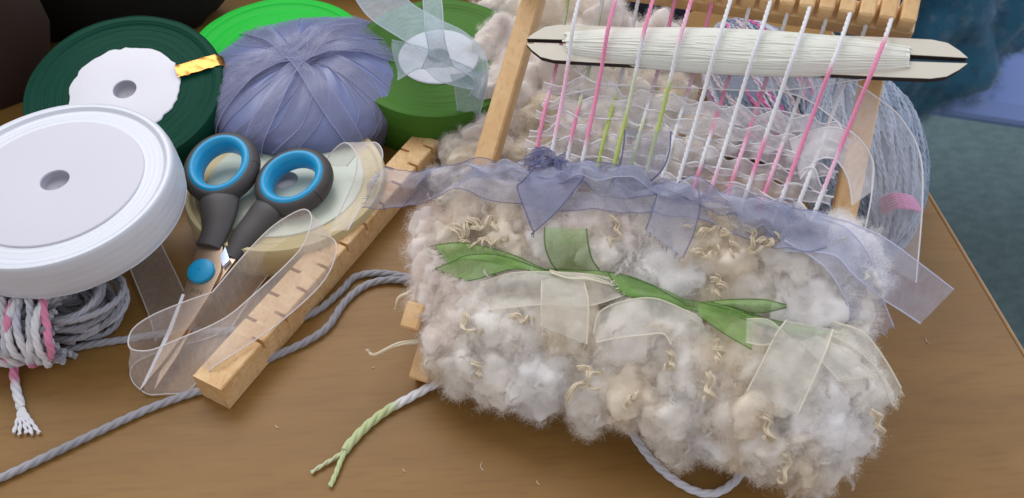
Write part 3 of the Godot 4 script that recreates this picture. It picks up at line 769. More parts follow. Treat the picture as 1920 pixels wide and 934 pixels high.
	rb.call(cr, pv([2.6, 4.06, -15.22, 2.82, 4.5, -15.74, 3.57, 4.86, -15.89, 4.57, 4.97, -15.91, 5.74, 4.83, -15.39]), pv([2.69, 3.94, -14.95, 3.38, 4.2, -14.94, 4.1, 4.43, -14.87, 4.72, 4.55, -14.84, 4.96, 4.35, -14.58]), wc, wc_edge, 0.1, 0.026, 2)
	rb.call(cr, pv([8.48, 5.09, -14.98, 8.06, 4.96, -14.49, 7.6, 4.48, -13.78, 7.15, 3.93, -13.14]), pv([9.83, 5.07, -14.63, 9.42, 4.92, -13.86, 8.97, 4.42, -13.1, 8.55, 3.85, -12.42]), wc, wc_edge, 0.08, 0.028, 2)
	rb.call(cr, pv([9.32, 4.9, -14.51, 10, 4.9, -14.02, 10.9, 4.5, -13.33]), pv([8.81, 4.83, -14.36, 9.36, 4.69, -13.67, 9.84, 4.42, -13.17]), wc, wc_edge, 0.08, 0.02, 2)
	rb.call(cr, pv([9.94, 5.04, -14.95, 10.77, 5, -14.54, 11.37, 4.54, -13.87, 11.86, 3.96, -13.24]), pv([9.79, 4.82, -14.61, 10.43, 4.74, -14.19, 11.16, 4.27, -13.67, 11.64, 3.58, -12.83]), wc, wc_edge, 0.08, 0.028, 2)
	rb.call(cr, pv([-1.09, 3.97, -17.4, 0, 4.37, -17.49, 1.24, 4.65, -17.3, 2.46, 4.8, -17.08, 3.17, 4.84, -16.87]), pv([-1.15, 3.41, -16.6, 0, 3.9, -16.39, 1.05, 4.18, -16.28, 2.42, 4.37, -16.08, 3.53, 4.69, -16.23]), wc, wc_edge, 0.25, 0.02, 2)
	rb.call(cr, pv([1.24, 4.76, -17.29, 1.75, 4.85, -17.04, 2.44, 4.94, -16.92, 3.16, 4.85, -16.68]), pv([1.3, 4.8, -17.12, 1.83, 4.8, -16.9, 2.52, 4.88, -16.78, 3.12, 4.82, -16.63]), wc_edge, wc_edge, 0.06, 0.02, 2)
	rb.call(cr, pv([7.29, 5, -15.09, 7.88, 5.16, -14.93, 8.37, 4.96, -14.57]), pv([7.21, 4.65, -14.45, 7.67, 4.76, -14.27, 8.14, 4.81, -14.38]), wc, wc_edge, 0.1, 0.02, 2)

	# ---- fleece heap behind and under the loom
	var fh := thing("fleece_heap", "heap of raw cream fleece behind and under the left rail of the loom", "fleece", Vector3(-0.28, 0, -34.26))
	var heapw := Color(0.95, 0.88, 0.83)
	fleece.call(fh, [[Vector3(-0.14, 2.2, -36.73), 1.5, heapw], [Vector3(-0.39, 2.2, -32.96), 1.45, heapw], [Vector3(0, 1.8, -30.14), 1.3, heapw], [Vector3(-0.85, 1.2, -28.18), 1.0, heapw], [Vector3(-1.66, 0.9, -26.72), 0.8, cream], [Vector3(-2.67, 0.8, -27.73), 0.6, offw], [Vector3(1.87, 2.4, -34.95), 1.6, cream], [Vector3(2.53, 2, -31.52), 1.6, heapw], [Vector3(1.95, 1.4, -28.7), 1.3, cream], [Vector3(4.3, 2.2, -35.26), 1.4, heapw], [Vector3(4.83, 1.6, -31.22), 1.5, cream], [Vector3(0.95, 0.8, -26.83), 0.9, cream], [Vector3(-3.08, 0.5, -26.11), 0.5, offw], [Vector3(-2.41, 0.6, -24.66), 0.6, offw], [Vector3(-1.38, 0.7, -24.89), 0.8, heapw], [Vector3(4.16, 0.8, -28.28), 1.0, cream], [Vector3(7.29, 1.2, -34.41), 1.3, heapw], [Vector3(7.37, 0.9, -30.49), 1.2, cream], [Vector3(9.1, 0.7, -28.4), 1.0, cream], [Vector3(6.53, 0.6, -27.41), 1.0, cream]], Vector3.UP, 0.8)
	# ---- white spool, green spool and the others
	var satin := mat(Color(0.83, 0.85, 0.89), 0.42); satin.rim_enabled = true; satin.rim = 0.4
	satin.clearcoat_enabled = true; satin.clearcoat = 0.5; satin.clearcoat_roughness = 0.25
	var card := mat(Color(0.82, 0.82, 0.86), 0.55)
	var at := Vector3(-16.76, 4.85, -21.67); at.y = 3.2
	var ws := spool("ribbon_spool", "white satin ribbon spool lying over the dark green one, cut by the left edge", at, Vector3(3, 0, 0), 4.32, 1.68, 3.15, satin, card, 0.0, 1.0, 0.14)
	strip_on(ws, at, Basis.from_euler(Vector3(0.052, 0, 0)), 1.67, PI * 1.13, 2.0, 4.2, 0.45, gold)
	var dg := mat(Color(0.05, 0.26, 0.20), 0.65); dg.metallic_specular = 0.25
	at = Vector3(-17.47, 3, -30.07); at.y = 0.75
	var gs := spool("ribbon_spool", "dark green ribbon spool with torn white centre and gold foil strip", at, Vector3(15, 0, -2), 4.45, 2.4, 2.45, dg, mat(Color(0.90, 0.90, 0.93), 0.6), 0.12, 2.0, 0.6)
	strip_on(gs, at, Basis.from_euler(Vector3(15, 0, -2) * PI / 180.0), 2.42, 0.42, 2.35, 4.5, 0.68, gold, 0.4)
	var bg := mat(Color(0.0, 0.74, 0.20), 0.5); bg.metallic_specular = 0.3
	at = Vector3(-11.44, 2.4, -33.47); at.y = 0.0
	spool("ribbon_spool", "bright green ribbon spool behind the lilac bundle", at, Vector3(4, 0, 0), 4.5, 2.4, 2.2, bg, card, 0.1, 3.0)
	var og := mat(Color(0.27, 0.45, 0.15), 0.55); og.metallic_specular = 0.3
	at = Vector3(-3.47, 3.3, -32.49); at.y = 0.0
	spool("ribbon_spool", "tall leaf green ribbon spool with white centre under draped sheer ribbon", at, Vector3(6, 0, 0), 4.3, 3.0, 1.9, og, mat(Color(0.88, 0.89, 0.92), 0.5), 0.0, 4.0)
	var iv := mat(Color(0.80, 0.74, 0.56), 0.5); iv.rim_enabled = true; iv.rim = 0.4
	at = Vector3(-9.64, 1.6, -25.1); at.y = 0.0
	spool("ribbon_spool", "ivory organza ribbon spool under the scissor handles", at, Vector3(0, 0, 0), 4.3, 1.6, 3.3, iv, mat(Color(0.78, 0.82, 0.76), 0.35), 0.0, 5.0, 0.3)
	# ---- lilac bundle
	at = Vector3(-9.7, 1.2, -31.67); at.y = 0.0
	var lb := thing("lilac_ribbon_bundle", "round bundle wrapped in crossing lilac blue organza ribbon", "ribbon bundle", at)
	s = Shape.new()
	var R := 5.1
	var Hh := 3.6
	var surf := func(rho: float, ph: float, off: float) -> Vector3:
		# rho 0..1 over the top, 1..2 down the side
		var r := 0.0
		var y := 0.0
		if rho < 1.0:
			r = R * 0.86 * rho; y = Hh - 1.0 * pow(rho, 2.2) - 0.75 * exp(-rho * rho * 16.0)
		else:
			var f := rho - 1.0
			r = R * (0.86 + 0.14 * sin(minf(f * 1.9, 1.0) * PI * 0.5) - 0.30 * pow(maxf(0.0, f - 0.4), 1.5))
			y = (Hh - 1.0) * (1.0 - f)
			y = lerpf(y, (Hh - 1.0) * cos(f * PI * 0.5), 0.5)
		var n := noise.get_noise_3d(cos(ph) * 22, sin(ph) * 22, rho * 9.0) * 0.16
		var phs := ph - 0.45 * rho
		n += smoothstep(0.12, 0.5, rho) * (1.0 - 0.85 * smoothstep(0.45, 0.88, rho)) * (0.10 * sin(11.0 * phs + 2.0 * sin(3.0 * phs)) + 0.07 * sin(19.0 * phs + 1.5 * sin(2.0 * phs) + rho) + 0.035 * sin(37.0 * phs))
		r += n * minf(rho, 1.0); y += n * 0.6
		var ow := smoothstep(0.6, 1.3, rho)
		return at + Vector3(cos(ph) * (r + off * ow), maxf(0.02, y + off * (1.0 - ow)), sin(ph) * (r + off * ow))
	var rows := []
	for i in 41:
		var row := PackedVector3Array()
		for j in 220: row.append(surf.call(0.01 + i / 40.0 * 1.99, TAU * j / 220, 0.0))
		rows.append(row)
	s.grid(rows, true, 1, 1, null, true)
	var lsat := mat(Color(0.44, 0.48, 0.65), 0.3); lsat.rim_enabled = true; lsat.rim = 0.5
	part(s, "wrapped_core", lsat, lb)
	var lw_mat := sheer(Color(0.60, 0.62, 0.74), 0.42, 0.3)
	var lw_edge := sheer(Color(0.72, 0.73, 0.86), 0.75)
	for k in 20:
		var ph0 := k * 2.39996 + rng.randf() * 0.3
		var off := 0.02 + 0.0018 * k
		var d := rng.randf_range(-0.05, 0.12)
		var wd := rng.randf_range(0.08, 0.16)
		var ea := PackedVector3Array()
		var eb := PackedVector3Array()
		for i in 30:
			var rho := lerpf(0.04, 1.97, i / 29.0)
			var tw := 0.45 * rho + 0.08 * sin(rho * 3.0 + k)
			var spread := clampf(0.3 + rho * 0.8, 0, 1)
			var chord := asin(clampf(d / maxf(rho, 0.2), -0.9, 0.9))
			var hwid := asin(clampf(wd * spread / clampf(rho, 0.16, 1.0), 0, 0.9))
			ea.append(surf.call(rho, ph0 + tw + chord - hwid, off))
			eb.append(surf.call(rho, ph0 + tw + chord + hwid, off + 0.015))
		ribbon(lb, ea, eb, lw_mat, lw_edge, 44, 6, 0.025, 0.014, 3, "ribbon_wrap")
	for g in [[-0.62, -0.02, 0.15], [-0.42, 0.13, 0.12], [-0.85, -0.14, 0.11], [-0.2, 0.05, 0.1], [0.9, 0.16, 0.1], [-1.2, 0.1, 0.1]]:
		var ea := PackedVector3Array()
		var eb := PackedVector3Array()
		for i in 45:
			var sd := lerpf(-1.9, 1.9, i / 44.0)
			for e in 2:
				var dd: float = g[1] + (g[2] if e else -g[2]) * clampf(0.35 + absf(sd), 0, 1)
				(eb if e else ea).append(surf.call(sqrt(sd * sd + dd * dd), g[0] + atan2(dd, sd), 0.2 + 0.25 * exp(-sd * sd * 5.0)))
		ribbon(lb, ea, eb, lw_mat, lw_edge, 60, 6, 0.06, 0.018, 3, "ribbon_wrap")
	# ---- sheer pale ribbon draped over the leaf green spool
	var dr := thing("draped_sheer_ribbon", "pale blue grey sheer ribbon looped over the leaf green spool beside the fleece", "ribbon", Vector3(-3.49, 4.2, -29.27))
	var pale := sheer(Color(0.70, 0.77, 0.82), 0.56); var pale_edge := sheer(Color(0.84, 0.88, 0.92), 0.55)
	rb.call(dr, pv([-7.84, 4.6, -35.2, -6.53, 5, -32.22, -5.09, 5.3, -30.26, -3.6, 5.3, -28.86, -2.24, 5, -28.15, -1.57, 4.6, -27.88, -1.81, 4, -27.65]), pv([-5.7, 4.6, -35.7, -4.69, 5, -33.34, -3.3, 5.4, -31.36, -2.06, 5.6, -30, -1.24, 5.4, -28.91, -1, 5, -27.96, -1.17, 4, -27.47]), pale, pale_edge, 0.2)
	rb.call(dr, pv([-3.81, 7, -31.06, -3.66, 6.8, -29.72, -3.56, 6.4, -28.77, -3.46, 5.8, -28.32, -3.8, 5, -28.15]), pv([-3.04, 7, -31.06, -2.87, 6.9, -29.56, -2.78, 6.6, -28.46, -2.67, 6, -28.14, -2.44, 5.2, -28.05]), pale, pale_edge, 0.1)
	rb.call(dr, pv([-5.35, 4.6, -30.92, -3.89, 5.2, -29.48, -2.93, 5.2, -28.82, -2.02, 5, -28.45, -1.26, 4.4, -28.61]), pv([-4.97, 4, -28.78, -3.88, 4.6, -28.79, -3.15, 4.6, -27.95, -2.29, 4.4, -27.78, -1.25, 4, -27.94]), pale, pale_edge, 0.15)
	rb.call(dr, pv([-2.6, 4.6, -28.33, -2.46, 4.2, -28.12, -2.43, 3.2, -28.32, -2.38, 1.6, -28.64]), pv([-1.09, 4.6, -28.71, -1.09, 4.2, -28.12, -1.28, 3.2, -28.32, -1.56, 1.8, -28.4]), pale, pale_edge, 0.08)

	# ---- scissors
	var so := Vector3(-13.24, 0.25, -15.42)
	var sxf2 := Transform3D(Vector3(0.964, 0, 0.265), Vector3(-0.053, 0.979, 0.195), Vector3(-0.26, -0.203, 0.944), so)
	sxf2 = Transform3D(sxf2.basis.x.normalized(), sxf2.basis.y.normalized(), sxf2.basis.x.cross(sxf2.basis.y).normalized(), so)
	# local x across, y up from the plane, -z towards the handles
	var sp := func(x: float, y: float, w: float) -> Vector3: return sxf2 * Vector3(x, w, -y)
	var sc := thing("scissors", "small scissors with charcoal handles, bright blue finger rings and blue pivot", "scissors", so)
	var charcoal := mat(Color(0.27, 0.26, 0.26), 0.55)
	var blue := mat(Color(0.07, 0.60, 0.80), 0.4)
	var steel := mat(Color(0.80, 0.70, 0.60), 0.32, 1.0)
	var rings := [[-1.42, 9.72, 1.2, 1.38, 0.30], [1.72, 9.88, 1.18, 1.30, -0.38]]
	for k in 2:
		var g: Array = rings[k]
		var el := func(ax: float, ay: float, n: int, w: float) -> PackedVector3Array:
			var q := PackedVector3Array()
			for i in n + 1:
				var an := TAU * i / n
				var v := Vector2(cos(an) * ax, sin(an) * ay).rotated(g[4])
				q.append(sp.call(g[0] + v.x, g[1] + v.y, w))
			return q
		s = Shape.new()
		var lev := 0.12 if k == 0 else -0.1
		s.tube(el.call(g[2] + 0.06, g[3] + 0.06, 64, lev), 0.33, 16, null, 1.25)
		var hd := PackedVector3Array()
		var rad := PackedFloat32Array()
		var pts := [[-1.0, 8.75, 0.42], [-0.8, 8.2, 0.78], [-0.55, 7.6, 0.74], [-0.35, 7.0, 0.6], [-0.27, 6.5, 0.54], [-0.25, 6.05, 0.52]] if k == 0 else [[1.35, 8.7, 0.42], [1.2, 8.35, 0.7], [1.0, 7.7, 0.62], [0.82, 7.0, 0.56], [0.72, 6.4, 0.46], [0.66, 5.9, 0.4]]
		for q in pts: hd.append(sp.call(q[0], q[1], lev)); rad.append(q[2])
		var hs := spline(hd, 30)
		var rs := PackedFloat32Array()
		for i in 31:
			var x := i / 30.0 * (rad.size() - 1)
			var j := mini(int(x), rad.size() - 2)
			rs.append(cubic_interpolate(rad[j], rad[j + 1], rad[maxi(j - 1, 0)], rad[mini(j + 2, rad.size() - 1)], x - j))
		s.tube(hs, rs, 18, null, 0.52)
		var hn := part(s, "handle", charcoal, sc)
		s = Shape.new()
		var inner := []
		for q in [[0.08, -0.40], [-0.0, -0.5], [-0.16, -0.5], [-0.3, -0.36], [-0.36, 0.0], [-0.3, 0.3], [-0.16, 0.47], [0.0, 0.48], [0.08, 0.38]]:
			inner.append(el.call(g[2] + q[0], g[3] + q[0], 64, lev + q[1]))
		s.grid(inner)
		part(s, "finger_ring", blue, hn)
	# blades
	for k in 2:
		s = Shape.new()
		s.xf = Transform3D(sxf2.basis.x, -sxf2.basis.z, sxf2.basis.y, so)
		var poly := PackedVector2Array([Vector2(0, 0), Vector2(0.34, 1.4), Vector2(0.62, 3.0), Vector2(0.74, 4.2), Vector2(0.7, 5.2), Vector2(0.3, 6.2), Vector2(-0.7, 6.1), Vector2(-0.5, 5.0), Vector2(-0.3, 3.9), Vector2(-0.12, 2.4)])
		if k == 1: poly = PackedVector2Array([Vector2(0.42, 0.15), Vector2(0.62, 1.6), Vector2(0.66, 3.2), Vector2(0.75, 4.6), Vector2(1.0, 6.0), Vector2(0.35, 6.2), Vector2(-0.1, 5.0), Vector2(0.0, 3.0), Vector2(0.22, 1.2)])
		s.prism(poly, 0.02 if k == 0 else -0.13, 0.13 if k == 0 else 0.0, 0.2)
		var bd := part(s, "blade", steel, sc)
		s = Shape.new(); s.xf = Transform3D(sxf2.basis.x, -sxf2.basis.z, sxf2.basis.y, so)
		if k == 0:
			# ground bevel along the cutting side
			for q in [[Vector2(0, 0), Vector2(-0.13, 2.4), Vector2(0.03, 2.4), Vector2(0.09, 0.3)], [Vector2(-0.13, 2.4), Vector2(-0.31, 3.9), Vector2(-0.2, 3.9), Vector2(0.03, 2.4)]]:
				s.prism(PackedVector2Array(q), 0.131, 0.15, 0.2)
			part(s, "cutting_bevel", mat(Color(0.96, 0.97, 1.0), 0.35), bd)
			s = Shape.new(); s.xf = Transform3D(sxf2.basis.x, -sxf2.basis.z, sxf2.basis.y, so)
			s.prism(PackedVector2Array([Vector2(0.42, 6.2), Vector2(0.42, 5.75), Vector2(0.72, 5.35), Vector2(0.85, 5.7)]), 0.02, 0.17, 0.2)
			part(s, "stop_tab", mat(Color(0.80, 0.86, 0.95), 0.25, 0.7), bd)
			s = Shape.new(); s.xf = Transform3D(sxf2.basis.x, -sxf2.basis.z, sxf2.basis.y, so)
			for i in 5:
				var x := -0.05 + i * 0.1
				s.prism(PackedVector2Array([Vector2(x, 4.05), Vector2(x + 0.025, 4.05), Vector2(x + 0.055 - 0.03 * (i % 2), 4.22), Vector2(x + 0.03 - 0.03 * (i % 2), 4.22)]), 0.128, 0.134, 0.2)
			part(s, "etched_mark", mat(Color(0.2, 0.16, 0.14), 0.6), bd)
	s = Shape.new()
	var pr := []
	for q in [[0.52, 0.0], [0.53, 0.12], [0.48, 0.18], [0.3, 0.22], [0.02, 0.235]]:
		var row := PackedVector3Array()
		for i in 36: row.append(sp.call(cos(TAU * i / 36) * q[0] - 0.02, 4.97 + sin(TAU * i / 36) * q[0], q[1] + 0.1))
		pr.append(row)
	s.grid(pr, true, 1, 1, null, false)
	part(s, "pivot_cap", blue, sc)

	# ---- big sheer loops in front of the scissors
	var bl2 := thing("looped_sheer_ribbon", "long sheer white ribbon looping over the scissor blades and the notched bar", "ribbon", Vector3(-11.45, 0, -18.3))
	var clear := sheer(Color(0.96, 0.93, 0.92), 0.36); var clear_edge := sheer(Color(0.95, 0.94, 0.94), 0.8)
	rb.call(bl2, pv([-10.91, 2.2, -18.41, -11.8, 2.2, -17.97, -12.81, 2.2, -17.34, -13.3, 2.2, -16.69, -13.2, 2.1, -16.04, -12.54, 2, -15.99, -11.74, 2, -16.42]), pv([-10.8, 0.1, -18.23, -11.89, 0.1, -17.73, -12.99, 0.1, -17.36, -13.95, 0.1, -16.72, -13.83, 0.1, -16.03, -13.11, 0.1, -15.44, -12.43, 0.1, -15.42, -11.66, 0.15, -15.43]), clear, clear_edge)
	rb.call(bl2, pv([-10.91, 2.2, -18.41, -10.08, 2.3, -20.2, -9.21, 2.6, -21.33, -8.15, 3, -21.83, -7.64, 3.2, -21.4, -7.59, 3.1, -20.66, -7.93, 2.9, -19.66, -9.34, 2.5, -17.93, -10.29, 2.2, -17.13, -11.74, 2, -16.42]), pv([-10.8, 0.1, -18.23, -10.16, 0.2, -20.11, -9.31, 0.5, -21.54, -8.14, 1.2, -22.07, -7.17, 1.7, -21.6, -6.8, 1.8, -20.75, -7.12, 1.7, -19.28, -8.34, 1.55, -17.64, -9.48, 1.45, -16.54, -10.45, 1.4, -15.67, -11.66, 0.15, -15.43]), clear, clear_edge)
	rb.call(bl2, pv([-8.05, 1.9, -25.68, -7.53, 2.6, -25.77, -6.96, 3, -25.78, -6.39, 3.1, -24.93, -6.39, 2.7, -24.01, -6.79, 2.1, -23.14, -7.28, 1.7, -21.92]), pv([-7.05, 1.9, -25.54, -6.32, 2.6, -25.94, -5.73, 3, -25.81, -5.34, 3.1, -25.13, -5.39, 2.8, -24.45, -5.88, 2.1, -23.61, -6.52, 1.8, -21.89]), clear, clear_edge)
	var br := thing("flat_sheer_ribbon", "short length of sheer ribbon lying flat on the table under the white spool", "ribbon", Vector3(-14.33, 0, -20.41))
	rb.call(br, pv([-16.87, 0.2, -23.46, -15.58, 0.15, -21.35, -14.1, 0.1, -18.97, -13.46, 0.1, -17.73]), pv([-15.52, 0.2, -24.25, -14.74, 0.15, -22.77, -13.17, 0.1, -20.33, -12.32, 0.1, -18.73]), sheer(Color(0.80, 0.76, 0.73), 0.42), clear_edge, 0.04)

	# ---- cords on the table
	var grey := Color(0.30, 0.30, 0.33)
	var gcord := func(_t, q: Vector3): return grey.lerp(Color(0.42, 0.42, 0.46), 0.5 + noise.get_noise_3dv(q * 6.0))
	var cd := thing("grey_cord", "plied grey cord running from the lower left corner under the notched bar", "cord", Vector3(-11.79, 0, -15.42))
	s = Shape.new()
	yarn(s, pv([-17.78, 0.14, -11.64, -16.95, 0.14, -12.17, -15.68, 0.14, -12.98, -14.36, 0.14, -13.84, -12.97, 0.14, -14.72, -11.73, 0.14, -15.33, -10.25, 0.14, -15.93, -9.08, 0.14, -16.86, -7.75, 0.14, -17.7, -7.05, 0.14, -18.4, -6.59, 0.14, -19.54, -5.96, 0.14, -20.35, -5.14, 0.16, -20.69, -3.96, 0.2, -20.63, -2.77, 0.2, -20.52]), 0.145, 3, gcord, 7)
	part(s, "twisted_strands", yarn_mat(), cd)
	cd = thing("grey_cord", "plied grey cord running from the yarn skein behind the notched bar to the fleece", "cord", Vector3(-14.58, 0, -17.85))
	s = Shape.new()
	yarn(s, pv([-17.79, 0.2, -16.98, -16.94, 0.14, -17.26, -15.65, 0.14, -17.58, -14.52, 0.14, -17.8, -12.8, 0.14, -18.15, -10.78, 0.14, -18.2, -9, 0.14, -18.45, -7.67, 0.14, -19.09, -6.79, 0.14, -20.16, -6.35, 0.14, -20.85, -5.4, 0.16, -21.06, -4.08, 0.2, -20.8, -2.77, 0.2, -20.52]), 0.14, 3, gcord, 7)
	part(s, "twisted_strands", yarn_mat(), cd)
	cd = thing("white_cord_tail", "white yarn tail with frayed green tip pointing away from the loom's corner", "cord", Vector3(-4.85, 0, -14.27))
	s = Shape.new()
	var tailc := func(t, _q): return W.lerp(Color(0.55, 0.63, 0.33), smoothstep(0.42, 0.56, t))
	yarn(s, pv([-2.11, 0.5, -16.04, -2.77, 0.35, -15.69, -3.61, 0.2, -15.23, -4.42, 0.14, -14.72, -5.01, 0.14, -14.15, -5.4, 0.14, -13.64, -5.7, 0.14, -13.17]), 0.16, 3, tailc, 7)
	part(s, "twisted_strands", yarn_mat(), cd)
	s = Shape.new(); s.col = Color(0.57, 0.64, 0.36)
	yarn(s, pv([-5.62, 0.16, -13.22, -5.97, 0.14, -12.92, -6.35, 0.12, -12.65, -6.69, 0.1, -12.39]), 0.075, 2, func(_t, _q): return Color(0.60, 0.65, 0.40), 5)
	yarn(s, pv([-5.59, 0.16, -13.3, -5.75, 0.14, -12.84, -5.86, 0.12, -12.35, -5.99, 0.1, -11.9]), 0.09, 3, func(_t, _q): return Color(0.55, 0.64, 0.33), 5)
	part(s, "frayed_tip", yarn_mat(), cd)
	cd = thing("white_cord_loop", "white yarn loop hanging on the table below the fleece", "cord", Vector3(5.17, 0, -12.37))
	s = Shape.new()
	yarn(s, pv([3.69, 0.6, -14.45, 4.04, 0.3, -13.89, 4.6, 0.14, -12.98, 5.22, 0.14, -12.24, 5.94, 0.14, -11.74, 6.62, 0.14, -11.64, 7.3, 0.14, -12.01, 7.85, 0.2, -12.65, 8.05, 0.5, -13.28]), 0.135, 3, func(_t, _q): return Color(0.68, 0.69, 0.76), 7)
	part(s, "twisted_strands", yarn_mat(), cd)
	cd = thing("white_cord_end", "short bit of pale yarn below the fleece at the picture's lower edge", "cord", Vector3(9.97, 0, -11.62))
	s = Shape.new()
	yarn(s, pv([9.95, 0.4, -12.36, 9.98, 0.2, -11.89, 9.89, 0.14, -11.28, 9.83, 0.14, -10.57]), 0.13, 3, func(_t, _q): return Color(0.55, 0.57, 0.66), 7)
	part(s, "twisted_strands", yarn_mat(), cd)

	# ---- scraps of lint on the bare table
	for e in [[Vector3(-3.61, 0.02, -12.51), "pale fibre scrap on the bare table right of the green yarn tip"], [Vector3(-0.99, 0.02, -12.65), "pale fibre scrap on the table midway between green tip and white yarn loop"], [Vector3(-5.12, 0.02, -16.59), "pale fibre scrap on the table left of the loom's lower corner"], [Vector3(15.77, 0.02, -17.79), "pale fibre scrap near the table's right edge beside the lilac tail"], [Vector3(-8.19, 0.02, -14.16), "pale fibre scrap on the table near the end of the notched bar"], [Vector3(0.88, 0.02, -12.07), "pale fibre scrap nearest the white yarn loop on the table"]]:
		var q: Vector3 = e[0]
		var li := thing("lint_fibre", e[1], "lint", q, "lint scraps on the table")
		s = Shape.new()
		var ang := rng.randf() * TAU
		var d := Vector3(cos(ang), 0, sin(ang)) * rng.randf_range(0.05, 0.16)
		s.tube(PackedVector3Array([q - d, q + Vector3(d.z, 0.02, -d.x) * 0.5, q + d]), 0.015, 4)
		part(s, "fibre", lockm, li)

	# ---- yarn skeins
	var sk := thing("yarn_skein", "small hank of grey, white and pink yarn in front of the white spool", "yarn", Vector3(-18.2, 0, -18.81))
	s = Shape.new()
	var c0 := Vector3(-18.04, 1.3, -17.83)
	for k in 46:
		var q := PackedVector3Array()
		var rr := 0.25 + 0.95 * sqrt(rng.randf())
		var ph := rng.randf() * TAU
		for i in 9:
			var f := i / 8.0
			var bulge := 0.75 + 0.45 * pow(absf(f * 2 - 1), 1.5)
			q.append(c0 + Vector3(-2.9 + 4.7 * f, sin(ph + f) * rr * bulge, cos(ph + f) * rr * bulge * 1.05 + 0.3 * sin(f * 3)))
		yarn(s, q, 0.13, 3, func(_t, _p): return grey.lerp(Color(0.6, 0.62, 0.68), float(k % 5) / 5.0), 5, 0.2)
	for k in 20:
		var q := PackedVector3Array()
		var e := Vector3(-16.04, 1.1, -18.61) + Vector3(rng.randf_range(-0.25, 0.25), rng.randf_range(-0.3, 0.3), rng.randf_range(-0.3, 0.3))
		var rr := 0.4 + 0.055 * k
		for i in 13:
			var an := -2.4 + 4.8 * i / 12.0
			q.append(e + Vector3(cos(an) * rr * 1.15 - 0.3, 0.2 * (k % 5) - 0.4 + 0.3 * sin(an + k), sin(an) * rr))
		yarn(s, q, 0.13, 3, func(_t, _p): return grey.lerp(Color(0.55, 0.56, 0.62), float(k % 3) / 3.0), 5, 0.2)
	part(s, "yarn_bundle", yarn_mat(), sk)
	var wraps := [W, P, W, Color(0.55, 0.56, 0.62), P, W, W, Color(0.6, 0.62, 0.7), W, P, W]
	for k in 24:
		var q := PackedVector3Array()
		var cx: float = -2.6 + k * 0.19 + 0.1 * rng.randf()
		var low := -0.5 + (cx + 0.6) * 0.42
		for i in 19:
			var an := TAU * i / 18.0
			var fr := 0.5 - 0.5 * cos(an - 0.5)
			var rr := 1.34 + 0.26 * rng.randf()
			q.append(c0 + Vector3(lerpf(cx, low, fr) + 0.2 * sin(an * 2.0 + k * 1.3), cos(an) * rr * 0.95, sin(an) * rr + 0.1))
		s = Shape.new()
		yarn(s, q, 0.135, 3, func(t, _p): return (wraps[k % 11] as Color).lerp(Color(0.62, 0.63, 0.68) if k % 3 else wraps[(k + 1) % 11], smoothstep(0.3, 0.6, sin(t * 9.0 + k))), 6, 0.16)
		part(s, "wrap_strand", yarn_mat(), sk)
	s = Shape.new()
	yarn(s, pv([-18.12, 0.8, -16.99, -18.18, 0.3, -16.4, -17.8, 0.2, -15.56, -17.34, 0.14, -14.83]), 0.16, 3, func(t, _p): return P.lerp(W, smoothstep(0.45, 0.65, t)), 6)
	for k in 5:
		yarn(s, PackedVector3Array([Vector3(-17.42, 0.16, -14.97), Vector3(-17.09, 0.14, -14.4) + Vector3(-0.2 + 0.1 * k, 0, 0), Vector3(-16.76, 0.12, -13.85) + Vector3(-0.45 + 0.22 * k, 0, 0.06 * (k % 2))]), 0.07, 2, func(_t, _p): return W, 5)
	part(s, "tail_strand", yarn_mat(), sk)
	var blueg := Color(0.19, 0.24, 0.33)
	var skein := func(o: Node3D, at3: Vector3, rad3: Vector3, b: Basis, n: int, colf: Callable):
		var q := Shape.new(); q.col = blueg
		ball(q, at3, rad3 * 0.93, b, 0.1)
		part(q, "skein_core", yarn_mat(), o)
		q = Shape.new()
		for k in n:
			var pts := PackedVector3Array()
			var axis_t := 0.22 * sin(k * 1.7)
			var base := TAU * k / n
			for i in 17:
				var th := PI * (0.06 + 0.88 * i / 16.0)
				var ph := base + 0.25 * sin(th + k * 0.7) + axis_t * cos(th)
				pts.append(at3 + b * (Vector3(sin(th) * cos(ph), cos(th), sin(th) * sin(ph)) * rad3 * (0.97 + 0.05 * noise.get_noise_2d(k * 40.0, i * 5.0))))
			yarn(q, pts, 0.085, 2, colf.bind(k), 5, 0.2)
		part(q, "wound_yarn", yarn_mat(), o)
	var k1 := thing("yarn_skein", "fuzzy blue grey yarn skein with a pink fleck beside the right rail of the loom", "yarn", Vector3(16.9, 0, -26.99))
	skein.call(k1, Vector3(14.71, 2.4, -25.39), Vector3(2.45, 4.6, 2.4), Basis.from_euler(Vector3(-1.35, -0.1, 0)), 150, func(_t, _q, k: int): return blueg.lerp(Color(0.33, 0.39, 0.50), 0.5 + 0.5 * sin(k * 2.1)))
	s = Shape.new()
	for k in 6:
		var up := Vector3(0, 0.0, 0.13 * k)
		var q := PackedVector3Array()
		for v in pv([14.14, 3.2, -22.09, 13.99, 4, -21.56, 14.21, 4.3, -21.34, 14.86, 3.9, -21.67, 15.72, 3, -22.41]): q.append(v + up)
		yarn(s, q, 0.085, 2, func(_t, _q): return Color(0.60, 0.13, 0.36), 5, 0.15)
	part(s, "pink_strands", yarn_mat(), k1)
	var fz := []
	for k in 160:
		var th := PI * rng.randf(); var ph := TAU * rng.randf()
		fz.append([Vector3(14.71, 2.4, -25.39) + Basis.from_euler(Vector3(-1.35, -0.1, 0)) * (Vector3(sin(th) * cos(ph), cos(th), sin(th) * sin(ph)) * Vector3(2.5, 4.65, 2.45)), Vector3.UP, rng.randf_range(0.35, 0.6), Color(0.33, 0.39, 0.50)])
	fluff(k1, "yarn_fuzz", wool, fz)
	var k2 := thing("yarn_skein", "grey and pink yarn skein seen behind the warp under the top beam", "yarn", Vector3(13.24, 0, -35.66))
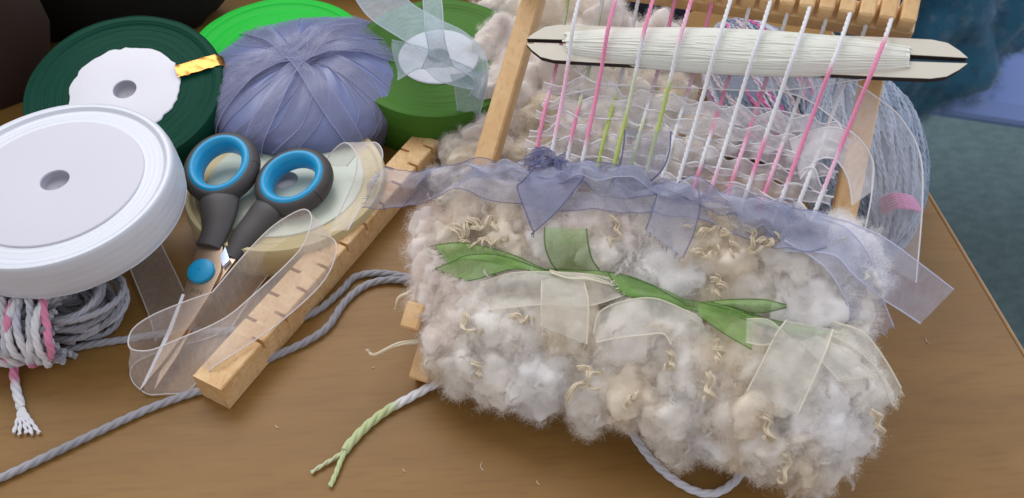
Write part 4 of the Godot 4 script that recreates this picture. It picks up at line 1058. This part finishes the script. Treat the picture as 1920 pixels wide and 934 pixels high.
	skein.call(k2, Vector3(11.93, 1.7, -31.3), Vector3(2.6, 4.4, 2.0), Basis.from_euler(Vector3(-1.4, 0.25, 0)), 110, func(t, q: Vector3, k: int): return [Color(0.66, 0.12, 0.36), Color(0.62, 0.6, 0.68), Color(0.4, 0.42, 0.5), Color(0.62, 0.5, 0.56), blueg, Color(0.36, 0.4, 0.5)][(k / 3) % 6])
	var nv := thing("navy_pouch", "dark navy cloth bundle behind the loom seen through the warp", "cloth", Vector3(6.4, 0, -40.83))
	s = Shape.new()
	ball(s, Vector3(6.58, 1.6, -38.48), Vector3(3.0, 1.5, 1.6), Basis(), 0.25, 0.6)
	part(s, "cloth_body", mat(Color(0.06, 0.08, 0.15), 0.9), nv)

	# ---- background
	var ch2 := thing("blue_seat", "periwinkle blue upholstered seat in the blurred background on the right", "chair", Vector3(60, -30, -84))
	s = Shape.new(); s.xf = Transform3D(Basis(Vector3.UP, -0.26), Vector3(58, -30, -84))
	s.box(Vector3(-26, -3, -16), Vector3(50, 0, 14.5), 1.2)
	part(s, "seat_cushion", mat(Color(0.52, 0.60, 0.80), 0.95), ch2)
	for q in [Vector2(100, -90), Vector2(102, -76), Vector2(48, -97), Vector2(57, -98)]:
		s = Shape.new()
		s.box(Vector3(q.x, -72, q.y), Vector3(q.x + 2.5, -32, q.y + 2.5), 0.3)
		part(s, "seat_leg", mat(Color(0.1, 0.1, 0.12), 0.5), ch2)
	var te := thing("teal_wool_bundle", "fuzzy dark teal wool bundle lying on the blue seat", "wool", Vector3(42.36, -21.5, -73.89))
	fleece.call(te, [[Vector3(37, -17.84, -74.97), 8.0, Color(0.03, 0.15, 0.25)], [Vector3(43.48, -20.19, -75.34), 7.5, Color(0.03, 0.15, 0.25)], [Vector3(48.79, -20.7, -77.77), 7.5, Color(0.03, 0.15, 0.25)], [Vector3(47.62, -21.84, -85.47), 9.0, Color(0.03, 0.15, 0.25)]], Vector3.UP, 0.08, 3.0)
	var bb := thing("brown_bag", "dark brown leather bag behind the white spool at the left", "bag", Vector3(-31.5, 0, -33))
	s = Shape.new()
	s.xf = Transform3D(Basis(Vector3.UP, 0.1), Vector3(-31.5, 0, -33))
	ball(s, Vector3(0, 5, 0), Vector3(9.4, 8.5, 3.4), Basis(), 0.12, 0.5)
	part(s, "bag_body", mat(Color(0.22, 0.15, 0.12), 0.7), bb)
	var kb := thing("black_pouch", "black fabric pouch behind the dark green spool", "bag", Vector3(-23.5, 0, -40.5))
	s = Shape.new()
	s.xf = Transform3D(Basis(), Vector3(-23.5, 0, -40.5))
	ball(s, Vector3(0, 3.5, 0), Vector3(8.6, 5.5, 4.0), Basis(), 0.1, 0.5)
	part(s, "pouch_body", mat(Color(0.07, 0.065, 0.065), 0.85), kb)
	kb = thing("dark_cloth", "dark brown cloth bundle behind the bright green spool at the top edge", "cloth", Vector3(-7, 0, -47))
	s = Shape.new()
	ball(s, Vector3(-7, 3, -47), Vector3(12.0, 5.0, 4.0), Basis(), 0.1, 0.5)
	part(s, "cloth_body", mat(Color(0.10, 0.07, 0.06), 0.9), kb)
